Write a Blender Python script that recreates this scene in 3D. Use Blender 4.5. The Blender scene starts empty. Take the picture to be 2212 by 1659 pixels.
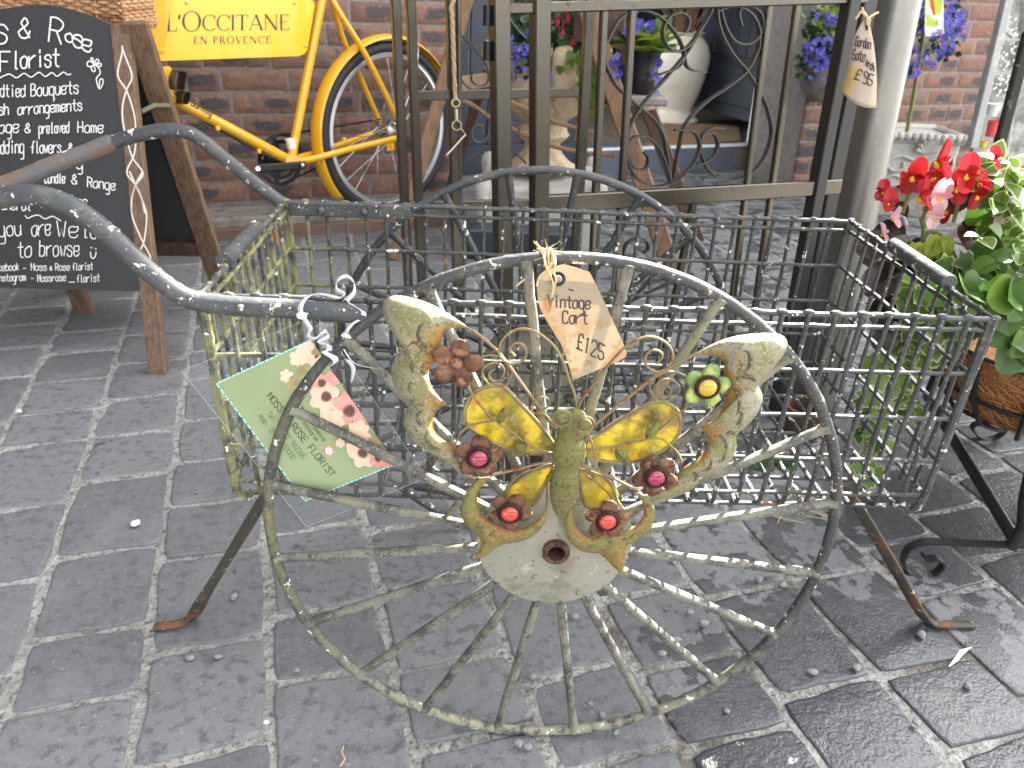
import bpy, bmesh, math, random
from mathutils import Vector as V, Matrix
sc = bpy.context.scene
rad = math.radians
# ---------------------------------------------------------------- camera, world, sun, exposure
# "Street frame": z = 0 is the sloping street; at the very end everything is turned by SLOPE about X so that plumb is Z.
SLOPE = rad(5.9)
PITCH, ROLL, FPX = rad(27.88), rad(2.73), 1660.0
C0 = V((0, 0, .88))
_F = V((0, math.cos(PITCH), -math.sin(PITCH))); _R = V((1, 0, 0)); _D = V((0, -math.sin(PITCH), -math.cos(PITCH)))
CR = _R*math.cos(ROLL) - _D*math.sin(ROLL); CD = _D*math.cos(ROLL) + _R*math.sin(ROLL)
cam = bpy.data.cameras.new('camera'); camo = bpy.data.objects.new('camera', cam); sc.collection.objects.link(camo)
mm = Matrix.Identity(4)
for i in range(3):
    mm[i][0] = CR[i]; mm[i][1] = -CD[i]; mm[i][2] = -_F[i]; mm[i][3] = C0[i]
camo.matrix_basis = mm
cam.sensor_width = 36; cam.lens = 36*FPX/2212; cam.clip_start = .02; cam.clip_end = 200
cam.dof.use_dof = True; cam.dof.focus_distance = .86; cam.dof.aperture_fstop = 11
sc.camera = camo
SUN_AZ, SUN_EL = rad(40), rad(45)
w = bpy.data.worlds.new('World'); sc.world = w; w.use_nodes = True
nt = w.node_tree; bg = nt.nodes['Background']
sky = nt.nodes.new('ShaderNodeTexSky'); sky.sky_type = 'NISHITA'; sky.sun_disc = False
sky.sun_elevation = SUN_EL; sky.sun_rotation = SUN_AZ; sky.dust_density = 2.5; sky.ozone_density = .6
hs = nt.nodes.new('ShaderNodeHueSaturation'); hs.inputs['Saturation'].default_value = .06
nt.links.new(sky.outputs[0], hs.inputs['Color']); nt.links.new(hs.outputs[0], bg.inputs[0])
bg.inputs[1].default_value = .083
sl = bpy.data.lights.new('sun', 'SUN'); so = bpy.data.objects.new('sun', sl); sc.collection.objects.link(so)
sl.energy = 5; sl.angle = rad(.5); sl.color = (1, .95, .87)
sd = V((math.sin(SUN_AZ)*math.cos(SUN_EL), math.cos(SUN_AZ)*math.cos(SUN_EL), math.sin(SUN_EL)))
so.matrix_basis = sd.to_track_quat('Z', 'Y').to_matrix().to_4x4()
sc.view_settings.view_transform = 'Standard'; sc.view_settings.look = 'None'; sc.view_settings.gamma = 1
sc.view_settings.exposure = 3.6
FIXED = {camo.name, so.name}
# ---------------------------------------------------------------- helpers
UP = V((0, math.sin(SLOPE), math.cos(SLOPE)))
def ray(px, py): return _F + CR*((px-1106)/FPX) + CD*((py-829.5)/FPX)
def onp(px, py, p, n):
    d = ray(px, py); return C0 + d*((p-C0).dot(n)/d.dot(n))
def gnd(px, py, z=0): return onp(px, py, V((0, 0, z)), V((0, 0, 1)))
def aty(px, py, y): return onp(px, py, V((0, y, 0)), V((0, 1, 0)))
def Z(x0, y0, w_, ow=2212):
    s = w_/ow
    return lambda x, y: (.8848*(x0+x*s), .8848*(y0+y*s))
def ZP(z, pts): return [z(*p) for p in pts]
def cr(pts, n=6, closed=False):
    pts = [V(p) for p in pts]
    if len(pts) < 3: return pts
    out = []; m = len(pts)
    for i in range(m if closed else m-1):
        if closed: a, b, c, d = pts[i-1], pts[i], pts[(i+1) % m], pts[(i+2) % m]
        else: a, b, c, d = pts[max(i-1, 0)], pts[i], pts[i+1], pts[min(i+2, m-1)]
        for k in range(n):
            t = k/n
            out.append(.5*((2*b)+(c-a)*t+(2*a-5*b+4*c-d)*t*t+(3*b-a-3*c+d)*t**3))
    if not closed: out.append(pts[-1].copy())
    return out
def resample(pts, n):
    pts = [V(p) for p in pts]; L = [0]
    for a, b in zip(pts, pts[1:]): L.append(L[-1]+(b-a).length)
    out = []; j = 0
    for i in range(n):
        t = L[-1]*i/(n-1)
        while j < len(L)-2 and L[j+1] < t: j += 1
        f = (t-L[j])/max(L[j+1]-L[j], 1e-9); out.append(pts[j].lerp(pts[j+1], min(max(f, 0), 1)))
    return out
BASE = {}
class MB:
    def __init__(s): s.v = []; s.f = []; s.mi = []; s.r = []; s.u = []; s.cr = 0; s.cm = 0
    def vert(s, p, r=None, u=(0, 0, 0)):
        s.v.append(V(p)); s.r.append(s.cr if r is None else r); s.u.append(u); return len(s.v)-1
    def face(s, idx): s.f.append(tuple(idx)); s.mi.append(s.cm)
    def quad(s, pts, us=None):
        s.face([s.vert(p, None, us[i] if us else (0, 0, 0)) for i, p in enumerate(pts)])
    def box(s, c, sx, sy, sz, X=V((1, 0, 0)), Y=V((0, 1, 0)), Zv=V((0, 0, 1)), bev=0):
        c = V(c); hx, hy, hz = X*sx/2, Y*sy/2, Zv*sz/2
        if bev:
            b = min(bev, sx/2.1, sy/2.1, sz/2.1); ids = {}
            for i in (-1, 1):
                for j in (-1, 1):
                    for k in (-1, 1):
                        p = [X*(i*(sx/2-b)), Y*(j*(sy/2-b)), Zv*(k*(sz/2-b))]
                        o = [X*(i*b), Y*(j*b), Zv*(k*b)]
                        for a in range(3): ids[i, j, k, a] = s.vert(c+p[0]+p[1]+p[2]+o[a])
            S = (-1, 1)
            for i in S: s.face([ids[i, j, k, 0] for j, k in ((-1, -1), (1, -1), (1, 1), (-1, 1))][::i])
            for j in S: s.face([ids[i, j, k, 1] for i, k in ((-1, -1), (-1, 1), (1, 1), (1, -1))][::j])
            for k in S: s.face([ids[i, j, k, 2] for i, j in ((-1, -1), (1, -1), (1, 1), (-1, 1))][::k])
            for i in S:
                for j in S: s.face([ids[i, j, -1, 0], ids[i, j, 1, 0], ids[i, j, 1, 1], ids[i, j, -1, 1]][::i*j])
            for i in S:
                for k in S: s.face([ids[i, -1, k, 0], ids[i, -1, k, 2], ids[i, 1, k, 2], ids[i, 1, k, 0]][::i*k])
            for j in S:
                for k in S: s.face([ids[-1, j, k, 1], ids[1, j, k, 1], ids[1, j, k, 2], ids[-1, j, k, 2]][::j*k])
            for i in S:
                for j in S:
                    for k in S: s.face([ids[i, j, k, a] for a in range(3)][::i*j*k])
            return
        n = [s.vert(c+hx*i+hy*j+hz*k) for i in (-1, 1) for j in (-1, 1) for k in (-1, 1)]
        for q in ((0, 1, 3, 2), (4, 6, 7, 5), (0, 4, 5, 1), (2, 3, 7, 6), (0, 2, 6, 4), (1, 5, 7, 3)): s.face([n[i] for i in q])
    def beam(s, a, b, w_, t, nrm, bev=.0015):
        a = V(a); b = V(b); d = (b-a); L = d.length; d.normalize(); n = V(nrm); n = (n-d*n.dot(d)).normalized(); x = d.cross(n)
        s.box((a+b)/2, w_, t, L, x, n, d, bev)
    def tube(s, pts, r, n=8, closed=False, cap=True, flat=1, fdir=None):
        pts = [V(p) for p in pts]; m = len(pts)
        if m < 2: return
        rr = r if isinstance(r, (list, tuple)) else [r]*m
        T = []
        for i in range(m):
            a = pts[i-1] if (closed or i) else pts[0]; b = pts[(i+1) % m] if (closed or i < m-1) else pts[-1]
            d = b-a
            T.append(d.normalized() if d.length > 1e-9 else V((0, 0, 1)))
        ref = V(fdir) if fdir is not None else (V((0, 0, 1)) if abs(T[0].z) < .9 else V((1, 0, 0)))
        N = (ref-T[0]*ref.dot(T[0])).normalized(); rings = []
        for i in range(m):
            if fdir is not None:
                q = ref-T[i]*ref.dot(T[i])
                if q.length > 1e-4: N = q.normalized()
            elif i:
                N = N-T[i]*N.dot(T[i]); N = N.normalized() if N.length > 1e-6 else V((1, 0, 0))
            B = T[i].cross(N)
            rings.append([s.vert(pts[i]+(N*math.cos(2*math.pi*k/n)*flat+B*math.sin(2*math.pi*k/n))*rr[i]) for k in range(n)])
        for i in range(m if closed else m-1):
            a = rings[i]; b = rings[(i+1) % m]
            for k in range(n): s.face((a[k], a[(k+1) % n], b[(k+1) % n], b[k]))
        if cap and not closed: s.face(rings[0][::-1]); s.face(rings[-1])
    def bar(s, pts, w_, t, wd, closed=False):
        """flat iron strip: width w_ along wd, thickness t across"""
        pts = [V(p) for p in pts]; m = len(pts); wd = V(wd).normalized(); R = []
        for i in range(m):
            a = pts[max(i-1, 0)]; b = pts[min(i+1, m-1)]; d = (b-a).normalized(); n = wd.cross(d)
            n = n.normalized() if n.length > 1e-6 else V((0, 0, 1)); p = pts[i]
            R.append([s.vert(p+wd*w_/2*i1+n*t/2*j1) for i1, j1 in ((-1, -1), (1, -1), (1, 1), (-1, 1))])
        for a, b in zip(R, R[1:]):
            for k in range(4): s.face((a[k], a[(k+1) % 4], b[(k+1) % 4], b[k]))
        s.face(R[0][::-1]); s.face(R[-1])
    def lathe(s, prof, c, ax=V((0, 0, 1)), n=32, xa=None, fn=None, closed=False):
        """prof: (radius, height) list"""
        c = V(c); ax = V(ax).normalized(); xa = V(xa) if xa is not None else (V((1, 0, 0)) if abs(ax.x) < .9 else V((0, 1, 0)))
        xa = (xa-ax*xa.dot(ax)).normalized(); ya = ax.cross(xa); R = []
        for r, h in prof:
            if r < 1e-6: R.append([s.vert(c+ax*h)]); continue
            row = []
            for k in range(n):
                a = 2*math.pi*k/n; q = r*(fn(a, h) if fn else 1); row.append(s.vert(c+ax*h+xa*math.cos(a)*q+ya*math.sin(a)*q))
            R.append(row)
        for a, b in zip(R, R[1:]):
            for k in range(n):
                k2 = (k+1) % n
                if len(a) == 1 and len(b) == 1: continue
                if len(a) == 1: s.face((a[0], b[k2], b[k]))
                elif len(b) == 1: s.face((a[k], a[k2], b[0]))
                else: s.face((a[k], a[k2], b[k2], b[k]))
    def ball(s, c, r, n=10, m=6, sc_=(1, 1, 1), X=V((1, 0, 0)), Y=V((0, 1, 0)), Zv=V((0, 0, 1))):
        c = V(c); R = []
        for i in range(m+1):
            t = math.pi*i/m
            if i in (0, m): R.append([s.vert(c+Zv*(math.cos(t)*r*sc_[2]))]); continue
            R.append([s.vert(c+X*(math.sin(t)*math.cos(2*math.pi*k/n)*r*sc_[0])+Y*(math.sin(t)*math.sin(2*math.pi*k/n)*r*sc_[1])+Zv*(math.cos(t)*r*sc_[2])) for k in range(n)])
        for a, b in zip(R, R[1:]):
            for k in range(n):
                k2 = (k+1) % n
                if len(a) == 1: s.face((a[0], b[k], b[k2]))
                elif len(b) == 1: s.face((a[k], b[0], a[k2]))
                else: s.face((a[k], b[k], b[k2], a[k2]))
    def slab(s, pts, n, t):
        """flat polygon pts, thickened by t along -n"""
        n = V(n).normalized(); A = [s.vert(p) for p in pts]; B = [s.vert(V(p)-n*t) for p in pts]; m = len(pts)
        s.face(A); s.face(B[::-1])
        for k in range(m): s.face((A[k], B[k], B[(k+1) % m], A[(k+1) % m]))
    def ribbon(s, pts, w_, n):
        pts = [V(p) for p in pts]; n = V(n).normalized(); m = len(pts); R = []
        if m < 2: return
        for i in range(m):
            d = pts[min(i+1, m-1)]-pts[max(i-1, 0)]
            d = d.normalized() if d.length > 1e-9 else V((1, 0, 0)); x = n.cross(d).normalized()*(w_/2)
            e = d*(w_/2)*((i == m-1)-(i == 0))*.6
            R.append((s.vert(pts[i]-x+e), s.vert(pts[i]+x+e)))
        for a, b in zip(R, R[1:]): s.face((a[0], b[0], b[1], a[1]))
    def build(s, name, mats, parent=None, smooth=True, sharp=None, base=None):
        me = bpy.data.meshes.new(name)
        if parent is None:
            lo = V(base) if base is not None else V((sum(p.x for p in s.v)/len(s.v), sum(p.y for p in s.v)/len(s.v), min(p.z for p in s.v)))
        else: lo = BASE[parent.name]
        me.from_pydata([p-lo for p in s.v], [], s.f)
        for m_ in (mats if isinstance(mats, (list, tuple)) else [mats]): me.materials.append(m_)
        me.polygons.foreach_set('material_index', s.mi)
        a = me.attributes.new('rnd', 'FLOAT', 'POINT'); a.data.foreach_set('value', s.r)
        if any(u != (0, 0, 0) for u in s.u):
            a = me.attributes.new('buv', 'FLOAT_VECTOR', 'POINT'); a.data.foreach_set('vector', [c for u in s.u for c in u])
        if smooth:
            me.polygons.foreach_set('use_smooth', [True]*len(s.f))
            try: me.set_sharp_from_angle(angle=rad(sharp or 40))
            except Exception: pass
        me.update()
        o = bpy.data.objects.new(name, me); sc.collection.objects.link(o)
        if parent is None: o.location = lo
        else: o.parent = parent
        BASE[o.name] = lo
        return o
def tag(o, label=None, cat=None, group=None, kind=None):
    if label: o['label'] = label
    if cat: o['category'] = cat
    if group: o['group'] = group
    if kind: o['kind'] = kind
    return o
def thing(name, loc, label, cat, group=None):
    o = bpy.data.objects.new(name, None); sc.collection.objects.link(o); o.location = loc; BASE[o.name] = V(loc); o.empty_display_size = .05
    return tag(o, label, cat, group)
def mat(name, col, rough=.6, metal=0, layers=(), bump=(), trans=0, sss=0, spec=.5, attr=None, coat=0, alpha=1, ior=1.45, sheen=0):
    """layers: (scale, lo, hi, colour[, roughness[, stretch xyz[, axis gradient (axis, lo, hi)]]]); bump: (scale, strength, distance)"""
    m = bpy.data.materials.new(name); m.use_nodes = True; t = m.node_tree; N = t.nodes; L = t.links
    b = N['Principled BSDF']; tc = N.new('ShaderNodeTexCoord')
    cur = N.new('ShaderNodeRGB'); cur.outputs[0].default_value = (*col, 1); cur = cur.outputs[0]
    if attr:   # attribute-driven colour ramp: list of (pos, colour)
        at = N.new('ShaderNodeAttribute'); at.attribute_name = 'rnd'; rp = N.new('ShaderNodeValToRGB'); e = rp.color_ramp.elements
        while len(e) < len(attr): e.new(.5)
        for q, (p_, c_) in zip(e, attr): q.position = p_; q.color = (*c_, 1)
        L.new(at.outputs['Fac'], rp.inputs[0]); cur = rp.outputs[0]
    rv = N.new('ShaderNodeValue'); rv.outputs[0].default_value = rough; rcur = rv.outputs[0]
    for ly in layers:
        sc_, lo, hi, c_ = ly[:4]
        tn = N.new('ShaderNodeTexNoise'); tn.inputs['Scale'].default_value = sc_; tn.inputs['Detail'].default_value = 6; tn.inputs['Roughness'].default_value = .65
        src = tc.outputs['Object']
        if len(ly) > 5 and ly[5]:
            mp = N.new('ShaderNodeMapping'); mp.inputs['Scale'].default_value = ly[5]; L.new(src, mp.inputs[0]); src = mp.outputs[0]
        L.new(src, tn.inputs['Vector'])
        mr = N.new('ShaderNodeMapRange'); mr.inputs[1].default_value = lo; mr.inputs[2].default_value = hi; mr.interpolation_type = 'SMOOTHSTEP'
        L.new(tn.outputs[0], mr.inputs[0]); fac = mr.outputs[0]
        if len(ly) > 6 and ly[6]:
            for ax_, g0, g1 in ly[6]:
                sx = N.new('ShaderNodeSeparateXYZ'); L.new(tc.outputs['Object'], sx.inputs[0]); g = N.new('ShaderNodeMapRange'); g.interpolation_type = 'SMOOTHSTEP'
                g.inputs[1].default_value = min(g0, g1); g.inputs[2].default_value = max(g0, g1)
                if g0 > g1: g.inputs[3].default_value = 1; g.inputs[4].default_value = 0
                L.new(sx.outputs[ax_], g.inputs[0])
                mu = N.new('ShaderNodeMath'); mu.operation = 'MULTIPLY'; L.new(fac, mu.inputs[0]); L.new(g.outputs[0], mu.inputs[1]); fac = mu.outputs[0]
        mx = N.new('ShaderNodeMix'); mx.data_type = 'RGBA'; L.new(fac, mx.inputs[0]); L.new(cur, mx.inputs[6]); mx.inputs[7].default_value = (*c_, 1); cur = mx.outputs[2]
        if len(ly) > 4 and ly[4] is not None:
            m2 = N.new('ShaderNodeMix'); m2.data_type = 'FLOAT'; L.new(fac, m2.inputs[0]); L.new(rcur, m2.inputs[2]); m2.inputs[3].default_value = ly[4]; rcur = m2.outputs[0]
    L.new(cur, b.inputs['Base Color']); L.new(rcur, b.inputs['Roughness'])
    b.inputs['Metallic'].default_value = metal; b.inputs['Specular IOR Level'].default_value = spec; b.inputs['IOR'].default_value = ior
    b.inputs['Coat Weight'].default_value = coat
    if alpha < 1: b.inputs['Alpha'].default_value = alpha
    nrm = None
    for bs, st, ds in bump:
        tn = N.new('ShaderNodeTexNoise'); tn.inputs['Scale'].default_value = bs; tn.inputs['Detail'].default_value = 5; L.new(tc.outputs['Object'], tn.inputs['Vector'])
        bp = N.new('ShaderNodeBump'); bp.inputs['Strength'].default_value = st; bp.inputs['Distance'].default_value = ds; L.new(tn.outputs[0], bp.inputs['Height'])
        if nrm: L.new(nrm, bp.inputs['Normal'])
        nrm = bp.outputs[0]
    if nrm: L.new(nrm, b.inputs['Normal'])
    if trans:   # thin translucent sheet
        ts = N.new('ShaderNodeBsdfTranslucent'); L.new(cur, ts.inputs[0]); ms = N.new('ShaderNodeMixShader'); ms.inputs[0].default_value = trans
        L.new(b.outputs[0], ms.inputs[1]); L.new(ts.outputs[0], ms.inputs[2]); L.new(ms.outputs[0], N['Material Output'].inputs[0])
    return m
# ---------------------------------------------------------------- single-stroke handwriting
GL = {'a': '5737161423435557 575464', 'b': '1913 1627475654432314', 'c': '5647271614234354', 'd': '5953 5647271614234355', 'e': '1545565747271614234354',
 'f': '5949383733 1646', 'g': '5647271614234355 57514020', 'h': '1913 1527475653', 'i': '3733 3938', 'j': '37312010 3938', 'k': '1913 4715 2543', 'l': '39343343',
 'm': '1713 16273633 36475653', 'n': '1713 1627475653', 'o': '371614234354564737', 'p': '1710 1627475654432314', 'q': '5647271614234355 57505161', 'r': '1713 15264757',
 's': '564727164554432314', 't': '39344353 1757', 'u': '1714234355 5753', 'v': '173357', 'w': '1723364357', 'x': '1753 5713', 'y': '1714234355 57514020', 'z': '17571353',
 'A': '133953 2545', 'B': '1913 1939584746 16465554433313', 'C': '5849291814234354', 'E': '591913 1353 1646', 'F': '1913 1959 1646', 'G': '58492918142343545636', 'H': '1913 5953 1656', 'I': '3933',
 'L': '191353', 'M': '1319 193559 5953', 'N': '1319 1953 5359', 'O': '391814234354584939', 'P': '1913 1939585746361616', 'R': '1913 1939585746361616 3653', 'S': '584929184654433314',
 'T': '1959 3933', 'V': '193359', '&': '5327283948471514234355', '0': '391814234354584939', '1': '283933', '2': '18294958571353', '3': '1829495847365654432314', '4': '491555 4943',
 '5': '5919 1916 16465554432314', '6': '492714234354554515', '7': '1959 5923', '8': '36182949583654433314 3654', '9': '56362718294958565323', '-': '1545', '_': '1353', "'": '3938', '.': '3334', ':': '3334 3637',
 ',': '3432', '\u00a3': '58493928243313 1353 1646', 'W': '1923364359'}
POINTY = set('AEFHILMNTVWkvwxz147')
def strokes(text, x0, y0, dx, dy, unit, up=(0, -1), jit=.12, rng=None, xs=None, fill=.74):
    """polylines in drawing coordinates; (x0,y0) baseline start, (dx,dy) advance per letter, unit = grid unit"""
    rng = rng or random.Random(len(text)*7+int(x0) % 97); out = []
    L = math.hypot(dx, dy); ex = (dx/L, dy/L)
    if xs is None: xs = min(1.0, fill*L/(4*unit)) if len(text) > 1 else .8
    for i, ch in enumerate(text):
        if ch == ' ' or ch not in GL: continue
        for sg in GL[ch].split():
            p = []
            for k in range(0, len(sg), 2):
                gx = (int(sg[k])-1)*xs+rng.uniform(-jit, jit); gy = int(sg[k+1])-3+rng.uniform(-jit, jit)
                p.append(V((x0+dx*i+(ex[0]*gx+up[0]*gy)*unit, y0+dy*i+(ex[1]*gx+up[1]*gy)*unit, 0)))
            out.append(p if ch in POINTY else cr(p, 4))
    return out
def ink(mb, segs, fmap, width, n):
    for sg in segs: mb.ribbon([fmap(p[0], p[1]) for p in sg], width, n)
# ---------------------------------------------------------------- materials
CHIP = (.72, .72, .68)
IRON = mat('painted iron', (.050, .054, .061), .48, 0, layers=[(30, .46, .66, (.085, .085, .08), .65), (90, .58, .66, (.12, .115, .085), .8), (260, .54, .66, (.035, .036, .04), .6), (170, .65, .665, CHIP, .7),
    (55, .63, .65, CHIP, .7), (14, .66, .69, CHIP, .7), (38, .675, .70, (.22, .09, .035), .85)], bump=[(160, .35, .002), (45, .25, .002)])
IRONL = mat('lichened iron', (.036, .039, .044), .5, 0, layers=[(34, .48, .68, (.08, .08, .07), .7), (260, .54, .66, (.12, .118, .095), .8), (170, .655, .67, CHIP, .7),
    (60, .36, .54, (.26, .25, .18), .9, None, [(2, .27, -.02)]), (40, .40, .58, (.21, .21, .09), .9, None, [(0, -.26, -.42)]),
    (60, .62, .65, CHIP, .8), (17, .68, .70, (.30, .12, .04), .9)], bump=[(150, .4, .002), (50, .3, .002)])
RUSTGRIP = mat('rusty grip', (.085, .085, .09), .6, 0, layers=[(40, .50, .62, (.13, .085, .065), .85), (60, .60, .64, (.24, .09, .045), .9), (33, .64, .67, (.75, .62, .4), .8)], bump=[(90, .6, .003)])
LEGM = mat('rusted leg', (.05, .048, .042), .55, 0, layers=[(30, .5, .6, (.10, .06, .035), .8), (24, .45, .55, (.17, .075, .035), .9, None, [(2, .10, .02)]), (60, .62, .65, (.5, .38, .2), .8)], bump=[(120, .4, .002)])
DISCM = mat('lichen disc', (.25, .245, .20), .85, 0, layers=[(26, .48, .64, (.17, .17, .11)), (110, .58, .68, (.09, .085, .07)), (9, .54, .66, (.20, .21, .10)), (40, .60, .66, (.34, .335, .29))], bump=[(120, .35, .002)])
SPOKEM = mat('spoke iron', (.06, .06, .058), .55, 0, layers=[(30, .40, .60, (.18, .176, .145), .9), (260, .52, .66, (.24, .235, .20), .9), (17, .52, .66, (.20, .195, .13), .9), (110, .58, .68, (.05, .05, .045), .7)], bump=[(140, .45, .002)])
GATESHADE = mat('shade darkened bronze post', (.03, .03, .03), .34, .3, bump=[(300, .06, .001)])  # darkened copy of the gate bronze; shade on the right posts painted in
GATE = mat('bronze powder coat', (.105, .095, .077), .24, .85, layers=[(60, .62, .70, (.07, .065, .055), .4)], bump=[(300, .06, .001)])
SCROLLM = mat('scroll iron', (.06, .055, .05), .36, .4, bump=[(200, .08, .001)])
NAVY = mat('navy paint', (.026, .034, .055), .38, bump=[(25, .08, .003)])
NAVYD = mat('dark door paint', (.035, .042, .056), .3, bump=[(20, .08, .003)])
YEL = mat('yellow gloss paint', (.72, .37, .010), .22, coat=.6)
SIGNY = mat('yellow sign', (.78, .45, .012), .25, coat=.5)
INKP = mat('plum lettering', (.035, .02, .05), .4)
RUBBER = mat('rubber', (.022, .023, .027), .6, bump=[(220, .4, .001)])
ALU = mat('aluminium', (.62, .64, .67), .3, .85)
CHROME = mat('steel', (.55, .56, .58), .22, 1)
BLK = mat('black metal', (.015, .015, .017), .3, .3)
WOOD = mat('stained wood', (.17, .105, .065), .6, 0, layers=[(14, .4, .65, (.10, .058, .036), .7, (9, 9, .8)), (40, .6, .7, (.28, .20, .14), .7, (6, 6, .6))], bump=[(40, .3, .002)])
WOODL = mat('pale oak', (.32, .22, .14), .6, 0, layers=[(14, .4, .65, (.22, .14, .085), .7, (9, 9, .8)), (40, .62, .7, (.42, .33, .24), .7, (6, 6, .6))], bump=[(40, .3, .002)])
WOODY = mat('honey pine', (.21, .115, .06), .55, 0, layers=[(12, .4, .65, (.13, .07, .038), .6, (9, 9, .7)), (30, .68, .72, (.07, .04, .03), .7)], bump=[(40, .2, .002)])
WOODR = mat('red brown pine', (.095, .05, .034), .55, 0, layers=[(12, .4, .65, (.06, .032, .022), .6, (9, 9, .7))], bump=[(40, .2, .002)])
BOARD = mat('chalkboard', (.029, .030, .032), .5, 0, layers=[(7, .5, .75, (.035, .036, .038), .6, (3, 3, .5))], bump=[(60, .05, .001)])
CHALK = mat('white chalk pen', (.78, .79, .78), .8)
CREAMP = mat('cream paint line', (.75, .68, .60), .7)
WICK = mat('wicker', (.46, .24, .11), .55, attr=[(0, (.30, .14, .06)), (.5, (.48, .26, .125)), (1, (.62, .38, .21))], bump=[(180, .3, .001)])
URN = mat('urn stone', (.48, .38, .25), .8, 0, layers=[(16, .45, .65, (.34, .26, .16)), (50, .55, .7, (.58, .49, .36))], bump=[(60, .4, .004)])
WSTONE = mat('white stone', (.46, .445, .41), .85, 0, layers=[(16, .45, .68, (.33, .32, .295)), (50, .56, .7, (.54, .53, .50))], bump=[(60, .4, .004)])
CERAM = mat('cream ceramic', (.70, .66, .56), .25, 0, layers=[(9, .5, .7, (.62, .57, .46))], coat=.3)
BUCK = mat('black zinc', (.045, .043, .043), .28, .7)
POLEM = mat('galvanised steel', (.22, .215, .195), .34, .75, layers=[(10, .35, .7, (.19, .185, .165), .4, (3, 3, .6)), (90, .55, .68, (.25, .245, .225))], bump=[(50, .06, .001)])
COIR = mat('coir', (.30, .125, .04), .95, 0, layers=[(60, .45, .62, (.17, .065, .02)), (120, .5, .66, (.45, .23, .09))], bump=[(130, 1, .008)])
SOIL = mat('soil', (.03, .022, .016), .95, bump=[(60, 1, .01)])
LEAF = mat('leaf green', (.07, .14, .02), .4, attr=[(0, (.03, .07, .015)), (.5, (.07, .15, .02)), (1, (.16, .24, .03))], trans=.35)
LEAFD = mat('dark leaf', (.02, .045, .02), .3, attr=[(0, (.012, .03, .016)), (.5, (.025, .06, .025)), (1, (.05, .10, .03))], trans=.2)
BRONZE = mat('bronze leaf', (.05, .025, .02), .25, attr=[(0, (.025, .014, .014)), (.5, (.05, .025, .02)), (1, (.13, .04, .02))], trans=.2)
CREAML = mat('cream leaf margin', (.36, .40, .20), .4, attr=[(0, (.24, .30, .12)), (.5, (.36, .40, .20)), (1, (.46, .48, .28))], trans=.35)
PRIM = mat('primula leaf', (.13, .22, .03), .45, attr=[(0, (.06, .13, .03)), (.5, (.13, .24, .035)), (1, (.30, .34, .04))], trans=.35)
RED = mat('red petal', (.40, .012, .018), .4, attr=[(0, (.28, .008, .014)), (1, (.50, .02, .024))], trans=.35)
PINK = mat('pale pink petal', (.80, .52, .58), .45, attr=[(0, (.75, .40, .46)), (1, (.85, .68, .72))], trans=.35)
BLUE = mat('lobelia petal', (.07, .06, .42), .45, attr=[(0, (.05, .04, .33)), (.6, (.09, .085, .55)), (1, (.26, .23, .66))], trans=.35)
FUCH = mat('fuchsia petal', (.60, .03, .09), .45, attr=[(0, (.5, .015, .10)), (.7, (.65, .04, .10)), (1, (.85, .62, .62))], trans=.3)
YSTAM = mat('yellow stamens', (.80, .45, .02), .6)
STEM = mat('green stem', (.16, .18, .05), .6)
TWIG = mat('dry twigs', (.26, .15, .09), .8)
PAPER = mat('tea stained tag paper', (.46, .385, .28), .75, 0, layers=[(9, .40, .62, (.44, .29, .15)), (40, .56, .68, (.40, .24, .10)), (14, .52, .545, (.50, .42, .30))], trans=.4)
PAPER2 = mat('stained tag paper', (.46, .385, .30), .75, 0, layers=[(14, .55, .60, (.55, .38, .16)), (25, .60, .66, (.50, .34, .14))], trans=.25)
TWINE = mat('jute twine', (.52, .40, .22), .9, bump=[(300, .6, .001)])
ROPE = mat('brown rope', (.24, .15, .09), .9, bump=[(150, .8, .003)])
INKB = mat('black marker ink', (.05, .028, .03), .5)
CARD = mat('green card', (.215, .275, .135), .5, 0, layers=[(3, .3, .7, (.26, .32, .18))])
CARDW = mat('card white', (.82, .82, .80), .5)
CPINK = mat('printed pink', (.60, .22, .20), .5, layers=[(60, .4, .7, (.64, .36, .30))])
CPEACH = mat('printed peach', (.66, .49, .37), .5, layers=[(60, .4, .7, (.62, .40, .31))])
COLIVE = mat('printed olive', (.22, .20, .09), .5, layers=[(60, .4, .7, (.38, .33, .15))])
CDARK = mat('printed dark stamens', (.10, .045, .035), .5)
CBLUE = mat('printed blue', (.03, .09, .32), .5)
CMAG = mat('printed magenta', (.62, .06, .30), .5, layers=[(40, .4, .6, (.85, .33, .08))])
TEAL = mat('teal dashed edge', (.30, .66, .62), .5)
RIB = mat('white satin ribbon', (.78, .79, .84), .3, trans=.3)
BFM = mat('weathered tin', (.36, .34, .25), .6, .15, attr=[(0, (.075, .07, .035)), (.035, (.10, .095, .05)), (.05, (.24, .225, .155)), (.58, (.225, .195, .105)), (.80, (.31, .18, .04)), (1, (.32, .125, .02))],
    layers=[(20, .54, .68, (.16, .165, .07), .8), (60, .50, .66, (.25, .24, .205), .7), (230, .50, .66, (.115, .11, .06), .8), (40, .52, .60, (.17, .17, .065), .8), (400, .58, .66, (.36, .35, .30), .8)], bump=[(160, .6, .002), (400, .4, .001)])
BFR = mat('rusted tin', (.33, .26, .09), .7, .1, attr=[(0, (.08, .07, .03)), (.04, (.16, .145, .055)), (.5, (.22, .15, .045)), (1, (.26, .10, .03))],
    layers=[(24, .48, .62, (.16, .18, .05), .8), (40, .58, .68, (.14, .055, .025), .9), (230, .5, .66, (.10, .085, .04), .8), (400, .58, .66, (.30, .26, .12), .8)], bump=[(160, .7, .002)])
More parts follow.
